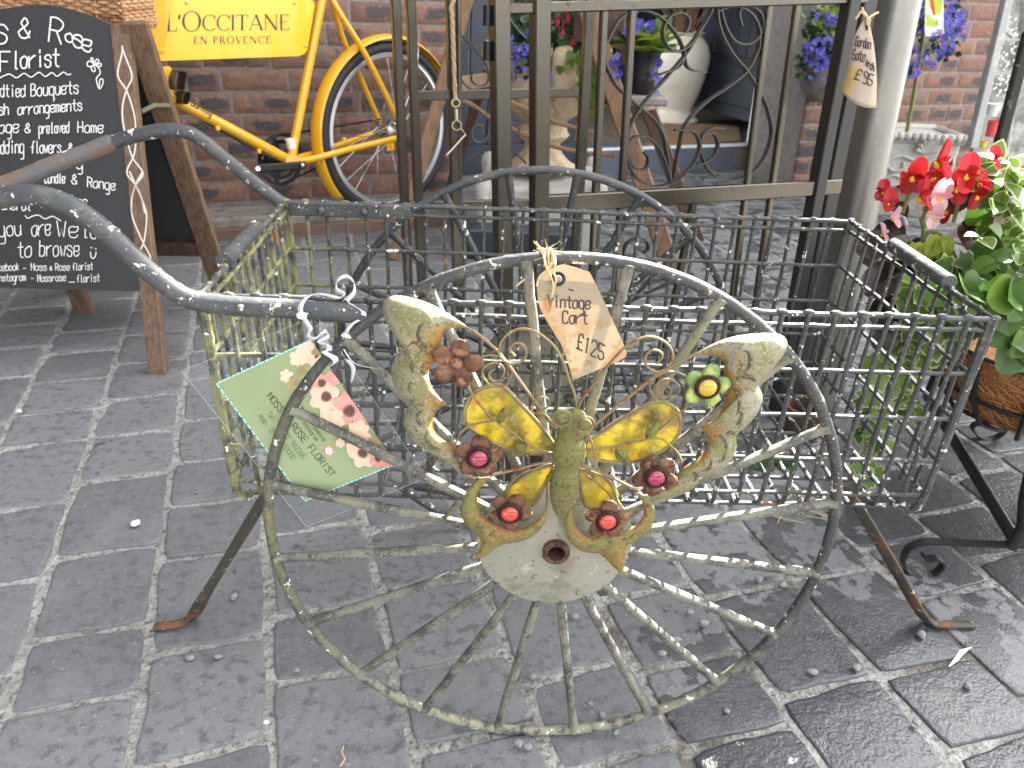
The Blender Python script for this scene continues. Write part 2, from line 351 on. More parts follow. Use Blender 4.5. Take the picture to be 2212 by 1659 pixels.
BFBODY = mat('mossy tin body', (.135, .125, .042), .75, .1, layers=[(24, .46, .62, (.145, .16, .04), .8), (12, .54, .68, (.20, .11, .045), .8), (230, .5, .66, (.06, .06, .02), .8), (350, .56, .66, (.20, .20, .09), .8)], bump=[(200, .8, .002)])
BFWIRE = mat('tarnished wire', (.22, .16, .10), .4, .6, layers=[(40, .5, .6, (.26, .27, .10), .7), (60, .58, .64, (.26, .09, .04), .8)])
RUSTF = mat('rusty tin petal', (.13, .060, .035), .7, .1, layers=[(70, .45, .60, (.06, .026, .016), .9), (50, .55, .64, (.25, .13, .07), .7)], bump=[(160, .6, .001)])
GREENF = mat('green tin petal', (.16, .24, .08), .6, .15, layers=[(40, .45, .6, (.36, .42, .12), .6), (30, .55, .64, (.30, .16, .08), .7)], bump=[(160, .4, .001)])
JRED = mat('red glass jewel', (.50, .04, .03), .15, layers=[(90, .45, .7, (.60, .10, .07))], trans=.1, coat=.8)
JPINK = mat('crimson glass jewel', (.30, .02, .06), .15, layers=[(90, .45, .7, (.42, .07, .12))], trans=.1, coat=.8)
JYEL = mat('amber glass jewel', (.55, .34, .03), .15, layers=[(90, .45, .7, (.66, .46, .10))], trans=.1, coat=.8)
GLASSY = mat('yellow rippled glass', (.48, .42, .06), .25, 0, layers=[(90, .42, .62, (.62, .50, .06)), (22, .44, .60, (.22, .18, .07)), (50, .50, .66, (.34, .25, .06)), (45, .60, .70, (.55, .50, .28))], bump=[(70, .9, .004), (200, .4, .001)], trans=.5, coat=.5)
PLAST = bpy.data.materials.new('clear plastic'); PLAST.use_nodes = True
_t = PLAST.node_tree; _b = _t.nodes['Principled BSDF']; _b.inputs['Roughness'].default_value = .12; _b.inputs['Base Color'].default_value = (.85, .9, .95, 1)
_tr = _t.nodes.new('ShaderNodeBsdfTransparent'); _ms = _t.nodes.new('ShaderNodeMixShader'); _fr = _t.nodes.new('ShaderNodeFresnel'); _fr.inputs[0].default_value = 1.25
_ad = _t.nodes.new('ShaderNodeMath'); _ad.operation = 'ADD'; _ad.inputs[1].default_value = .0
_t.links.new(_fr.outputs[0], _ad.inputs[0]); _t.links.new(_ad.outputs[0], _ms.inputs[0]); _t.links.new(_tr.outputs[0], _ms.inputs[1]); _t.links.new(_b.outputs[0], _ms.inputs[2]); _t.links.new(_ms.outputs[0], _t.nodes['Material Output'].inputs[0])
GREY = mat('weathered grey frame', (.42, .43, .43), .5, layers=[(20, .5, .65, (.55, .55, .54))])
PVC = mat('white door frame', (.70, .72, .74), .35)
MATB = mat('coir doormat', (.24, .15, .085), .95, bump=[(90, .8, .006)])
SLATE = mat('slate shelf', (.20, .19, .18), .8, layers=[(14, .5, .65, (.34, .29, .25))], bump=[(40, .4, .004)])
PEB = mat('pebble', (.22, .22, .22), .8, layers=[(40, .5, .6, (.35, .35, .34))])
PEBW = mat('white pebble', (.7, .68, .64), .7)
REDP = mat('red plastic', (.70, .05, .05), .35); BLUP = mat('blue plastic', (.05, .30, .60), .35); YELP = mat('yellow plastic', (.8, .6, .05), .35); WHP = mat('white plastic', (.8, .8, .78), .35)
# ================================================================ GROUND
def stone_mat():
    m = mat('basalt setts', (.12, .13, .15), .62, 0, attr=[(0, (.118, .122, .130)), (.5, (.148, .153, .162)), (1, (.178, .183, .192))],
            layers=[(60, .46, .66, (.095, .098, .102)), (9, .48, .68, (.165, .167, .17)), (190, .60, .70, (.30, .30, .30))], bump=[(220, .5, .0025), (30, .4, .003)])
    t = m.node_tree; N = t.nodes; L = t.links; b = N['Principled BSDF']
    tc = N.new('ShaderNodeTexCoord')
    # rain-wet patches: blotches, more of them towards +x; one puddled corner
    sx = N.new('ShaderNodeSeparateXYZ'); L.new(tc.outputs['Object'], sx.inputs[0])
    def rng(src, a, b_, c=0, d=1):
        r = N.new('ShaderNodeMapRange'); r.interpolation_type = 'SMOOTHSTEP'
        if a > b_: a, b_, c, d = b_, a, d, c
        r.inputs[1].default_value = a; r.inputs[2].default_value = b_; r.inputs[3].default_value = c; r.inputs[4].default_value = d; L.new(src, r.inputs[0]); return r.outputs[0]
    def op(o, a, b_):
        q = N.new('ShaderNodeMath'); q.operation = o
        for i, k in enumerate((a, b_)):
            if isinstance(k, (int, float)): q.inputs[i].default_value = k
            else: L.new(k, q.inputs[i])
        return q.outputs[0]
    n1 = N.new('ShaderNodeTexNoise'); n1.inputs['Scale'].default_value = 15; n1.inputs['Detail'].default_value = 8; n1.inputs['Roughness'].default_value = .58; L.new(tc.outputs['Object'], n1.inputs['Vector'])
    g = rng(sx.outputs[0], -.02, .45)
    def blob(cx, cy, r0, r1):
        vs = N.new('ShaderNodeVectorMath'); vs.operation = 'DISTANCE'; L.new(tc.outputs['Object'], vs.inputs[0]); vs.inputs[1].default_value = (cx, cy, 0)
        return rng(vs.outputs['Value'], r1, r0)
    pud = op('MAXIMUM', blob(.52, .70, .14, .34), blob(.98, 1.28, .16, .42))
    thr = op('ADD', op('ADD', op('MULTIPLY', g, .17), op('MULTIPLY', pud, .36)), -.17)
    wet = rng(op('ADD', n1.outputs[0], thr), .515, .54)
    src = b.inputs['Base Color'].links[0].from_socket
    mx = N.new('ShaderNodeMix'); mx.data_type = 'RGBA'; mx.blend_type = 'MULTIPLY'; L.new(wet, mx.inputs[0]); L.new(src, mx.inputs[6]); mx.inputs[7].default_value = (.42, .43, .45, 1); L.new(mx.outputs[2], b.inputs['Base Color'])
    L.new(op('SUBTRACT', .62, op('MULTIPLY', wet, op('ADD', .22, op('MULTIPLY', pud, .12)))), b.inputs['Roughness'])
    # beads and ripples of standing water
    vo = N.new('ShaderNodeTexNoise'); vo.inputs['Scale'].default_value = 75; vo.inputs['Detail'].default_value = 2; L.new(tc.outputs['Object'], vo.inputs['Vector'])
    bp = N.new('ShaderNodeBump'); bp.inputs['Distance'].default_value = .004; L.new(op('MULTIPLY', pud, .35), bp.inputs['Strength']); L.new(vo.outputs[0], bp.inputs['Height'])
    L.new(b.inputs['Normal'].links[0].from_socket, bp.inputs['Normal']); L.new(bp.outputs[0], b.inputs['Normal'])
    return m
STONE = stone_mat()
MORTAR = mat('joint mortar', (.25, .245, .232), .9, 0, layers=[(30, .42, .6, (.34, .335, .32)), (5, .48, .60, (.11, .10, .083), .8, None, [(0, -.25, .12)]), (80, .5, .65, (.13, .12, .11))], bump=[(60, 1, .012), (200, .6, .004)])
R_ = random.Random(5)
mb = MB()
for x0 in range(-9, 9):
    for y0 in range(-2, 12):
        mb.quad([(x0*1.5, y0*1.5, -.0010), (x0*1.5+1.5, y0*1.5, -.0010), (x0*1.5+1.5, y0*1.5+1.5, -.0010), (x0*1.5, y0*1.5+1.5, -.0010)])
tag(mb.build('ground', MORTAR, smooth=False, base=(0, 0, 0)), kind='structure')
mb = MB(); RD = V((-.33, 1, 0)).normalized(); RX = V((RD.y, -RD.x, 0))
org = V((-.38, .94, 0))
def sett(mb, cx, cy, lx, ly):
    """irregular rounded block, centre in row coordinates"""
    n = 36; P = []; ph = [R_.uniform(0, 6.28) for _ in range(4)]; e = R_.uniform(13, 20)
    for k in range(n):
        a = 2*math.pi*(k+.5)/n; c, s_ = math.cos(a), math.sin(a)
        r = (abs(c)**e+abs(s_)**e)**(-1/e)
        j = 1+.022*math.sin(2*a+ph[0])+.020*math.sin(3*a+ph[1])+.014*math.sin(5*a+ph[2])+R_.uniform(-.010, .010)
        P.append(V((c*r*lx/2*j, s_*r*ly/2*j, 0)))
    tz = R_.uniform(-.0015, .0025); tl = (R_.uniform(-.012, .012), R_.uniform(-.012, .012)); mb.cr = R_.random()
    w0 = org+RX*cx+RD*cy
    def pt(q, k, z): q = q*k; return w0+RX*q.x+RD*q.y+V((0, 0, z+q.x*tl[0]+q.y*tl[1]))
    rings = [[mb.vert(pt(q, k, z)) for q in P] for k, z in ((1.0, -.010), (.992, -.0004+tz), (.978, .0010+tz), (.93, .0015+tz), (.45, .0018+tz))]
    for a, b in zip(rings, rings[1:]):
        for k in range(n): mb.face((a[k], a[(k+1) % n], b[(k+1) % n], b[k]))
    mb.face(rings[-1])
rw = .169
for i in range(-16, 17):
    y = -1.0+R_.uniform(0, .15)
    while y < 5.3:
        L = R_.choice((.13, .15, .165, .185, .205, .225)); g = R_.uniform(.008, .015)
        p = org+RX*((i+.5)*rw)+RD*(y+L/2)
        if -3.0 < p.x < 3.4 and .3 < p.y < 5.0: sett(mb, (i+.5)*rw+R_.uniform(-.003, .003), y+L/2, rw-R_.uniform(.009, .016), L-g)
        y += L
tag(mb.build('paving', STONE, sharp=50, base=(0, 0, 0)), kind='structure')
# loose pebbles
rp = random.Random(8)
PB = None
PEBS = [(293, 1130, 1, .008), (505, 1288, 0, .006), (410, 1420, 0, .005), (470, 1418, 0, .005), (640, 1447, 0, .004), (575, 1560, 1, .003), (1120, 1605, 0, .007), (1140, 1612, 0, .006), (1160, 1575, 0, .005),
        (1150, 1460, 0, .005), (1275, 1520, 0, .004), (1300, 1545, 0, .005), (1430, 1410, 0, .005), (1460, 1380, 0, .006), (1490, 1322, 0, .006), (1520, 1345, 0, .006), (1640, 1250, 0, .007), (1690, 1262, 0, .006),
        (1850, 1440, 0, .006), (1755, 1450, 0, .006), (1610, 1440, 0, .005), (1990, 1370, 0, .007), (2090, 1480, 0, .006), (1570, 1535, 0, .004), (1330, 1580, 0, .005), (41, 888, 1, .006), (1980, 1560, 0, .005), (1240, 1330, 0, .005)]
for px, py, wh, r in PEBS:
    mb = MB(); c = gnd(px, py, .006+r*.5); mb.ball(c, r, 9, 6, (rp.uniform(.9, 1.5), rp.uniform(.7, 1.1), rp.uniform(.55, .8)))
    for i in range(len(mb.v)): mb.v[i] += V((rp.uniform(-1, 1), rp.uniform(-1, 1), rp.uniform(-1, 1)))*r*.12
    if wh: tag(mb.build('pebble', PEBW), 'small white pebble lying loose on the grey setts', 'pebble', 'white pebbles on the setts')
    else: tag(mb.build('pebble', PEB), 'small grey stone chip lying loose on the grey setts', 'pebble', 'grey stone chips on the setts')
# ================================================================ BUILDING
P0 = V((-.44, 3.163, 0)); wd = V((math.cos(math.atan(.4)), math.sin(math.atan(.4)), 0)); wn = UP.cross(wd).normalized()
if wn.y < 0: wn = -wn
def WP(s, off, h): return P0+wd*s+wn*off+UP*h
def onwall(px, py, off=0): return onp(px, py, P0+wn*off, wn)
def wc(P): q = P-P0; return q.dot(wd), q.dot(UP)
def brick_mat():
    m = mat('flashed brick', (.3, .13, .08), .85, 0, attr=[(0, (.15, .09, .068)), (.25, (.235, .122, .088)), (.5, (.19, .11, .083)), (.75, (.265, .15, .11)), (1, (.14, .092, .075))],
            layers=[(30, .48, .66, (.20, .10, .07)), (70, .58, .70, (.42, .24, .17)), (6, .56, .70, (.16, .13, .11))], bump=[(60, .7, .006), (200, .4, .002)])
    t = m.node_tree; N = t.nodes; L = t.links; b = N['Principled BSDF']
    at = N.new('ShaderNodeAttribute'); at.attribute_name = 'buv'; sx = N.new('ShaderNodeSeparateXYZ'); L.new(at.outputs['Vector'], sx.inputs[0])
    tc = N.new('ShaderNodeTexCoord'); nz = N.new('ShaderNodeTexNoise'); nz.inputs['Scale'].default_value = 35; nz.inputs['Detail'].default_value = 4; L.new(tc.outputs['Object'], nz.inputs['Vector'])
    # z of buv = distance to the centre of the kiln-flash patch, noise makes the edge ragged
    ad = N.new('ShaderNodeMath'); ad.operation = 'MULTIPLY_ADD'; L.new(nz.outputs[0], ad.inputs[0]); ad.inputs[1].default_value = .9; L.new(sx.outputs[2], ad.inputs[2])
    mr = N.new('ShaderNodeMapRange'); mr.interpolation_type = 'SMOOTHSTEP'; mr.inputs[1].default_value = 1.08; mr.inputs[2].default_value = 1.42; mr.inputs[3].default_value = .9; mr.inputs[4].default_value = 0; L.new(ad.outputs[0], mr.inputs[0])
    mx = N.new('ShaderNodeMix'); mx.data_type = 'RGBA'; L.new(mr.outputs[0], mx.inputs[0]); L.new(b.inputs['Base Color'].links[0].from_socket, mx.inputs[6]); mx.inputs[7].default_value = (.062, .062, .07, 1); L.new(mx.outputs[2], b.inputs['Base Color'])
    return m
BRICK = brick_mat()
BMORT = mat('brick mortar', (.25, .23, .21), .95, 0, layers=[(30, .45, .65, (.19, .175, .16))], bump=[(120, .8, .005)])
rb = random.Random(3)
def brickwork(mb, s0, s1, h0, h1):
    CH = .0795; BL = .236; k = 0; h = h0
    while h < h1-.001:
        s = s0-(BL/2 if k % 2 else 0)-(.03*(k % 3))
        while s < s1:
            L = BL if rb.random() < .72 else BL/2
            a, b = max(s, s0), min(s+L, s1)
            if b-a > .03:
                mg = .0055; a2, b2, ha, hb = a+mg, b-mg, h+mg, h+CH-mg; d = rb.uniform(-.0025, .0015)
                mb.cr = rb.random(); nf = rb.random() < .62; fu = (rb.uniform(.3, .7), 1 if nf else 3.2); bev = .004
                cols, rows = (11, 5) if b2-a2 > .15 else (7, 5); g = []
                for j in range(rows+1):
                    row = []
                    for i in range(cols+1):
                        u, v_ = i/cols, j/rows; ed = i in (0, cols) or j in (0, rows)
                        dx = (u-fu[0])*(b2-a2)/.062; dy = (v_-.5)*(hb-ha)/.024; dd = max(abs(dx), abs(dy))*fu[1]
                        row.append(mb.vert(WP(a2+(b2-a2)*u, d+(.006 if ed else 0)+rb.uniform(-.0008, .0008), ha+(hb-ha)*v_), None, (u, v_, dd)))
                    g.append(row)
                for j in range(rows):
                    for i in range(cols): mb.face((g[j][i], g[j][i+1], g[j+1][i+1], g[j+1][i]))
                # sides back into the mortar
                ring = [g[0][i] for i in range(cols+1)]+[g[j][cols] for j in range(1, rows+1)]+[g[rows][i] for i in range(cols-1, -1, -1)]+[g[j][0] for j in range(rows-1, 0, -1)]
                bk = [mb.vert(mb.v[q]+wn*.02, None, mb.u[q]) for q in ring]
                for i in range(len(ring)): j = (i+1) % len(ring); mb.face((ring[j], ring[i], bk[i], bk[j]))
            s += L
        h += CH; k += 1
def wallbox(s0, s1, h0, h1, o0, o1, m, name, parent=None):
    mb = MB(); mb.box(WP((s0+s1)/2, (o0+o1)/2, (h0+h1)/2), s1-s0, o1-o0, h1-h0, wd, wn, UP); return mb.build(name, m, parent, smooth=False)
SA1, SB0 = .16, 1.93
wa = thing('brick_wall', WP(-1, 0, 0), 'red brown brick wall with dark flashed bricks behind the yellow bicycle', 'wall')
mb = MB(); brickwork(mb, -1.6, SA1, .07, 1.75); mb.build('brick_face', BRICK, wa, sharp=35)
wallbox(-4.5, SA1-.006, -.2, 7.0, .007, .4, BMORT, 'mortar_wall', wa)
PLIN = mat('concrete plinth', (.24, .22, .19), .9, 0, layers=[(14, .45, .62, (.15, .13, .11)), (50, .55, .7, (.32, .30, .27))], bump=[(50, .6, .006)])
mb = MB(); mb.box(V((-2.55, -1.2, 3)), .3, 7.2, 8); mb.build('unseen_sky_blocker', NAVYD, wa, smooth=False)  # out-of-view dark slab added to block skylight from the left
mb = MB(); mb.box(WP(-1.6, -.105, .0), 3.5, .23, .11, wd, wn, UP, .012); mb.build('plinth', PLIN, wa)
mb = MB(); mb.box(WP(-1.6, -.225, -.01), 3.5, .05, .06, wd, wn, UP, .006); mb.build('kerb_strip', mat('brown kerb', (.15, .095, .07), .9, bump=[(60, .5, .004)]), wa)
wb = thing('brick_wall', WP(3, 0, 0), 'brick wall on the right behind the purple lobelia, right of the dark door', 'wall')
mb = MB(); brickwork(mb, SB0, 4.6, -.01, 1.75); mb.build('brick_face', BRICK, wb, sharp=35)
wallbox(SB0+.006, 3.62, -.2, 7.0, .007, .4, BMORT, 'mortar_wall', wb)
wallbox(3.62, 4.94, -.2, 5.075, .0071, .3, BMORT, 'mortar_wall', wb)  # unseen wall top made up low, leaving a slot for the sun
wallbox(4.94, 9.5, -.2, 7.0, .0072, .12, BMORT, 'mortar_wall', wb)  # unseen tall stretch added to block sun from the near ground
# recessed shopfront: navy boards, dark door standing open, white frame, step
sf = thing('shopfront', WP(.7, .5, 0), 'navy painted boarded shopfront recessed behind the stone urn', 'shopfront')
RO = .62
mb = MB()
for i in range(9):
    a = SA1-.03+i*.098
    mb.box(WP(a+.049, RO+.02, 1.3), .094, .03, 2.7, wd, wn, UP, .006)
mb.build('panel_board', NAVY, sf)
wallbox(SA1-.02, 1.05, -.05, .20, RO-.05, RO+.004, NAVY, 'stall_riser', sf)
wallbox(SA1-.05, 3.2, 2.5, 7, .05, RO+2.2, BMORT, 'lintel_wall', sf)
wallbox(SA1-.05, 3.2, -.3, 2.6, RO+2.0, RO+2.1, NAVYD, 'back_wall', sf)
wallbox(3.2, 3.3, -.3, 2.6, .3, RO+2.1, NAVYD, 'inner_side_wall', sf)
mb = MB(); mb.box(V((1.1, 5.1, .05)), 2.0, 1.5, .10); mb.build('inner_floor', mat('shop floor', (.12, .10, .08), .8), sf)
wallbox(SA1-.008, SA1+.012, -.05, 2.6, .02, RO+.05, NAVY, 'side_return', sf)
# step
st = thing('door_step', WP(1.4, RO, 0), 'blue grey painted door step with pale edge in front of the open door', 'step')
q0, q1 = onwall(1395, 330, RO-.12), onwall(1655, 320, RO-.12); s0, s1 = wc(q0)[0]-.35, wc(q1)[0]+.05
STEPC = mat('blue grey step', (.085, .105, .15), .6, bump=[(30, .3, .004)])
mb = MB(); mb.box(WP((s0+s1)/2, RO+.25, .085), s1-s0, .74, .17, wd, wn, UP, .006); mb.build('riser', STEPC, st)
mb = MB(); mb.box(WP((s0+s1)/2, RO-.10, .166), s1-s0, .05, .014, wd, wn, UP, .003); mb.build('nosing', PVC, st)
mb = MB(); a, b = gnd(1405, 290, 0), None
def onstep(px, py, h=.103): return gnd(px, py, h)
mb.slab([onstep(*p, .118) for p in ((1395, 318), (1600, 302), (1595, 272), (1440, 262))], V((0, 0, 1)), .014)
tag(mb.build('doormat', MATB, smooth=False), 'brown coir doormat on the blue step inside the doorway', 'doormat')
# frame
fr = thing('door_frame', WP(2.15, RO, 0), 'white door frame with blue grey outer post left of the right brick wall', 'door frame')
fs = wc(onwall(1650, 150, RO-.05))[0]
mb = MB(); mb.box(WP(fs, RO-.02, 1.2), .045, .06, 2.5, wd, wn, UP, .004); mb.build('white_post', PVC, fr)
mb = MB(); mb.box(WP(fs+.07, RO-.04, 1.2), .085, .12, 2.5, wd, wn, UP, .004); mb.build('outer_post', mat('slate blue post', (.07, .085, .10), .5), fr)
mb = MB(); mb.box(WP(fs+.17, RO-.3, 1.2), .10, .62, 2.5, wd, wn, UP, .004); mb.build('reveal', NAVYD, fr)
# open door leaf, hinged at the frame and swung inwards
dr = thing('door', WP(fs, RO+.1, 0), 'dark charcoal panelled door standing open behind the cream vase', 'door')
hp = V((1.42, 4.57, 0)); hd = V((-.37, .93, 0)).normalized(); hn = hd.cross(UP)
mb = MB(); mb.box(hp+hd*.42+UP*1.18, .84, .045, 2.0, hd, hn, UP, .004); mb.build('door_leaf', NAVYD, dr)
sgn = 1 if hn.x < 0 else -1
mb = MB()
for i in range(6): mb.box(hp+hd*(.15+i*.108)+UP*.92+hn*(sgn*.028), .10, .012, .80, hd, hn, UP, .005)
mb.box(hp+hd*.42+UP*.36+hn*(sgn*.028), .62, .012, .22, hd, hn, UP, .006)
mb.build('door_panel', NAVYD, dr)
# ================================================================ GARDEN CART
cy_ = rad(2.6575); CAX = V((math.cos(cy_), math.sin(cy_), 0)); CAY = V((-math.sin(cy_), math.cos(cy_), 0)); CAZ = V((0, 0, 1))
CO = V((.0908, .7274, 0)); CW, CDP, HT, HB = .8093, .3578, .588, .340
def CP(x, y, z): return CO+CAX*x+CAY*y+CAZ*z
def oncart(px, py, y=0): return onp(px, py, CP(0, y, 0), CAY)
cart = thing('garden_cart', CP(0, CDP/2, 0), 'black painted wire basket garden cart with large spoked wheels and flaking paint', 'garden cart')
HW = CW/2; NX, NY = 29, 13; ROWS = (.522, .466, .410, .362); rc = random.Random(2)
def wob(pts, a=.0007): return [p+V((rc.uniform(-a, a), rc.uniform(-a, a), rc.uniform(-a, a))) for p in pts]
def seg(a, b, n=8): return [a.lerp(b, i/n) for i in range(n+1)]
def taper(z): return .004*(HT-z)/(HT-HB)
rw_ = .0027
for y in (0, CDP):
    mb = MB(); e = 1 if y == 0 else -1
    for i in range(NX+1):
        x = -HW+CW*i/NX; yy = y-e*.003
        pts = seg(CP(x, yy, HT+.001), CP(x*.992, yy+e*.006, HB+.012), 7)+[CP(x*.992, yy+e*.010, HB+.004), CP(x*.992, yy+e*.018, HB)]
        mb.tube(wob(pts), rw_*1.02, 7)
    mb.tube(wob(seg(CP(-HW, y, HT-.013), CP(HW, y, HT-.013), 30)), rw_, 7)
    for z in ROWS: mb.tube(wob(seg(CP(-HW+taper(z), y+e*.003, z), CP(HW-taper(z), y+e*.003, z), 30)), rw_, 7)
    for i in range(NX+1):   # weld blobs on the top rail
        mb.ball(CP(-HW+CW*i/NX, y-e*.001, HT+.0015), .0037, 8, 6, (1.9, 1, .95))
    mb.build('side_grid', IRONL, cart)
for x in (-HW, HW):
    mb = MB(); e = 1 if x < 0 else -1
    for j in range(NY+1):
        y = CDP*j/NY
        mb.tube(wob(seg(CP(x-e*.003, y, HT), CP(x+e*.004, y, HB+.008), 7)), rw_, 7)
        mb.ball(CP(x, y, HT+.001), .0036, 8, 6)
    for z in ROWS: mb.tube(wob(seg(CP(x+e*taper(z), .002, z), CP(x+e*taper(z), CDP-.002, z), 14)), rw_*1.05, 7)
    mb.tube(wob(seg(CP(x, 0, HT-.013), CP(x, CDP, HT-.013), 14)), rw_, 7)
    mb.build('end_grid', IRONL, cart)
mb = MB()
for i in range(1, NX):
    x = (-HW+CW*i/NX)*.992
    mb.tube(wob(seg(CP(x, .012, HB+.002), CP(x, CDP-.012, HB+.002), 12)), rw_, 7)
for j in range(0, NY, 2):
    y = .015+(CDP-.03)*j/(NY-1); mb.tube(wob(seg(CP(-HW+.008, y, HB-.003), CP(HW-.008, y, HB-.003), 30)), rw_, 7)
mb.build('floor_grid', IRONL, cart)
mb = MB()
rp_ = [CP(-HW, 0, HT), CP(HW, 0, HT), CP(HW, CDP, HT), CP(-HW, CDP, HT)]
rail = []
for a, b in zip(rp_, rp_[1:]+rp_[:1]): rail += seg(a, b, 26)[:-1]
mb.tube(wob(rail, .0008), .0032, 8, closed=True); mb.build('top_rail', IRON, cart)
for x, y in ((-HW+.003, 0), (HW-.003, 0), (-HW+.003, CDP), (HW-.003, CDP)):
    e = 1 if x < 0 else -1; mb = MB()
    mb.tube([CP(x, y, HT), CP(x+e*.001, y, .46), CP(x+e*.002, y, HB+.03), CP(x+e*.006, y, HB+.006), CP(x+e*.014, y+.003, HB-.001), CP(x+e*.02, y+.006, HB+.008)], .0042, 8); mb.build('corner_post', IRONL, cart)
for x in (-HW, HW):
    a, b = (CP(x-.002, .085, HT+.006), CP(x-.002, .215, HT+.006)) if x < 0 else (CP(x, .09, HT+.006), CP(x, .23, HT+.006))
    mb = MB(); mb.tube(seg(a, b, 6), .0092, 12); mb.build('rail_sleeve', IRON, cart)
# handles: front and back tubes and the rusty cross grip
fh = [(795, 681), (700, 672), (600, 666), (500, 660), (430, 652), (385, 634), (335, 598), (290, 557), (240, 511), (190, 470), (140, 440), (85, 423), (30, 423), (-40, 438), (-120, 470)]
mb = MB(); mb.tube(cr([oncart(px, py, -.012) for px, py in fh], 5), .0098, 14); mb.build('handle', IRON, cart)
bh = [(612, 441), (590, 425), (545, 391), (490, 346), (440, 306), (405, 286), (360, 281), (310, 289), (270, 299), (240, 309)]
bhp = [oncart(px, py, CDP+.004) for px, py in bh]
mb = MB(); mb.tube(cr(bhp, 6), .0094, 14); hb_ = mb.build('handle', IRON, cart)
mb = MB(); g0 = bhp[-1]
gp = [g0+CAX*.006]+[oncart(px, py, CDP+.004-k) for px, py, k in ((190, 330, .012), (120, 355, .03), (60, 380, .045), (0, 404, .06), (-80, 440, .08))]
mb.tube([g0.lerp(gp[1], -.1), g0, g0.lerp(gp[1], .2)]+cr(gp[1:], 5), [.0105, .0118, .0122]+[.0118]*(len(cr(gp[1:], 5))), 14); mb.build('grip', RUSTGRIP, cart)
mb = MB(); mb.beam(CP(-HW+.005, CDP-.004, HT-.008), CP(-HW+.175, CDP-.004, HT-.008), .02, .004, CAY)
for k in (.05, .11): mb.ball(CP(-HW+k, CDP-.008, HT-.009), .0055, 8, 6)
mb.build('handle_bracket', IRON, cart)
for k in (.045, .10): mb = MB(); mb.ball(CP(-HW+k, -.021, HT-.004), .0045, 8, 6); mb.build('bolt', IRON, cart)
# legs
def leg(pts, m):
    mb = MB(); P = cr(pts, 5); mb.tube(P, .0108, 10, flat=.45, fdir=V((0, .35, 1))); return mb.build('leg', m, cart)
leg([oncart(590, 1040, .10), oncart(565, 1085, .10), oncart(505, 1185, .11), (oncart(440, 1290, .115)), gnd(415, 1332, .012), gnd(385, 1347, .008), gnd(335, 1353, .006)], LEGM)
leg([oncart(1830, 1060, .10), oncart(1860, 1105, .105), oncart(1930, 1222, .13), oncart(1980, 1310, .15), gnd(2005, 1342, .012), gnd(2035, 1348, .007), gnd(2100, 1349, .006)], LEGM)
# wheels
wy_ = rad(2.417); WU = V((math.cos(wy_), math.sin(wy_), 0)); WN = V((-math.sin(wy_), math.cos(wy_), 0)); ll = rad(-2.66)
WV = (V((0, 0, 1))*math.cos(ll)-WN*math.sin(ll)).normalized(); WF = WU.cross(WV).normalized()
WC = V((.0552, .6965, .3250)); WR = .3262
def onwheel(px, py, off=0): return onp(px, py, WC+WF*off, WF)
def wheel(c, mirror, rim_m):
    f = WF*(-1 if mirror else 1)
    mb = MB(); P = []
    for i in range(120):
        a = 2*math.pi*i/120; P.append(c+(WU*math.cos(a)+WV*math.sin(a))*(WR-.0062+rc.uniform(-.0004, .0004)))
    mb.tube(P, .0062, 10, closed=True); W = mb.build('wheel', rim_m, cart)
    for k in range(20):
        t = rad(-81.56)-k*math.pi/10+(.03 if mirror else 0); d = WU*math.cos(t)+WV*math.sin(t)
        mb = MB(); n = 10
        pts = [c+d*(.076+(WR-.018-.076)*i/n)+f*.0165*(1-i/n)+WU*rc.uniform(-.0006, .0006) for i in range(n+1)]+[c+d*(WR-.011), c+d*(WR-.006)]
        mb.tube(pts, [.0056]*(n+1)+[.0068, .0085], 9); mb.build('spoke', SPOKEM if not mirror else IRONL, W)
    mb = MB()
    prof = [(.086, .014), (.0865, .0205), (.080, .0225), (.066, .0255), (.050, .0295), (.034, .0325), (.020, .034), (.013, .035), (.013, .040), (.0102, .040), (.0102, .014)]
    mb.lathe(prof, c, f, 64, WU); hubm = mb.build('hub_plate', DISCM, W)
    mb = MB(); mb.lathe([(.0145, .032), (.015, .041), (.0125, .0435), (.0095, .0422), (.0092, .0), (0, -.001)], c, f, 20, WU); mb.build('axle_end', mat('rusty axle', (.10, .05, .03), .85, layers=[(60, .42, .56, (.03, .018, .012))], bump=[(120, .6, .002)]), W)
    return W
wheel(WC, False, IRONL)
wheel(WC-WF*.4205+V((0, 0, .010)), True, IRON)
mb = MB(); mb.tube([WC-WF*.03, WC-WF*.40], .009, 10)
mb.build('axle', LEGM, cart)
for y in (.03, CDP-.03):
    mb = MB(); mb.tube(cr([CP(-.20, y, HB), CP(-.10, y, .322), CP(-.045, y, .312), CP(.03, y, .322), CP(.14, y, HB)], 5), .0045, 7); mb.build('axle_bracket', IRONL, cart)
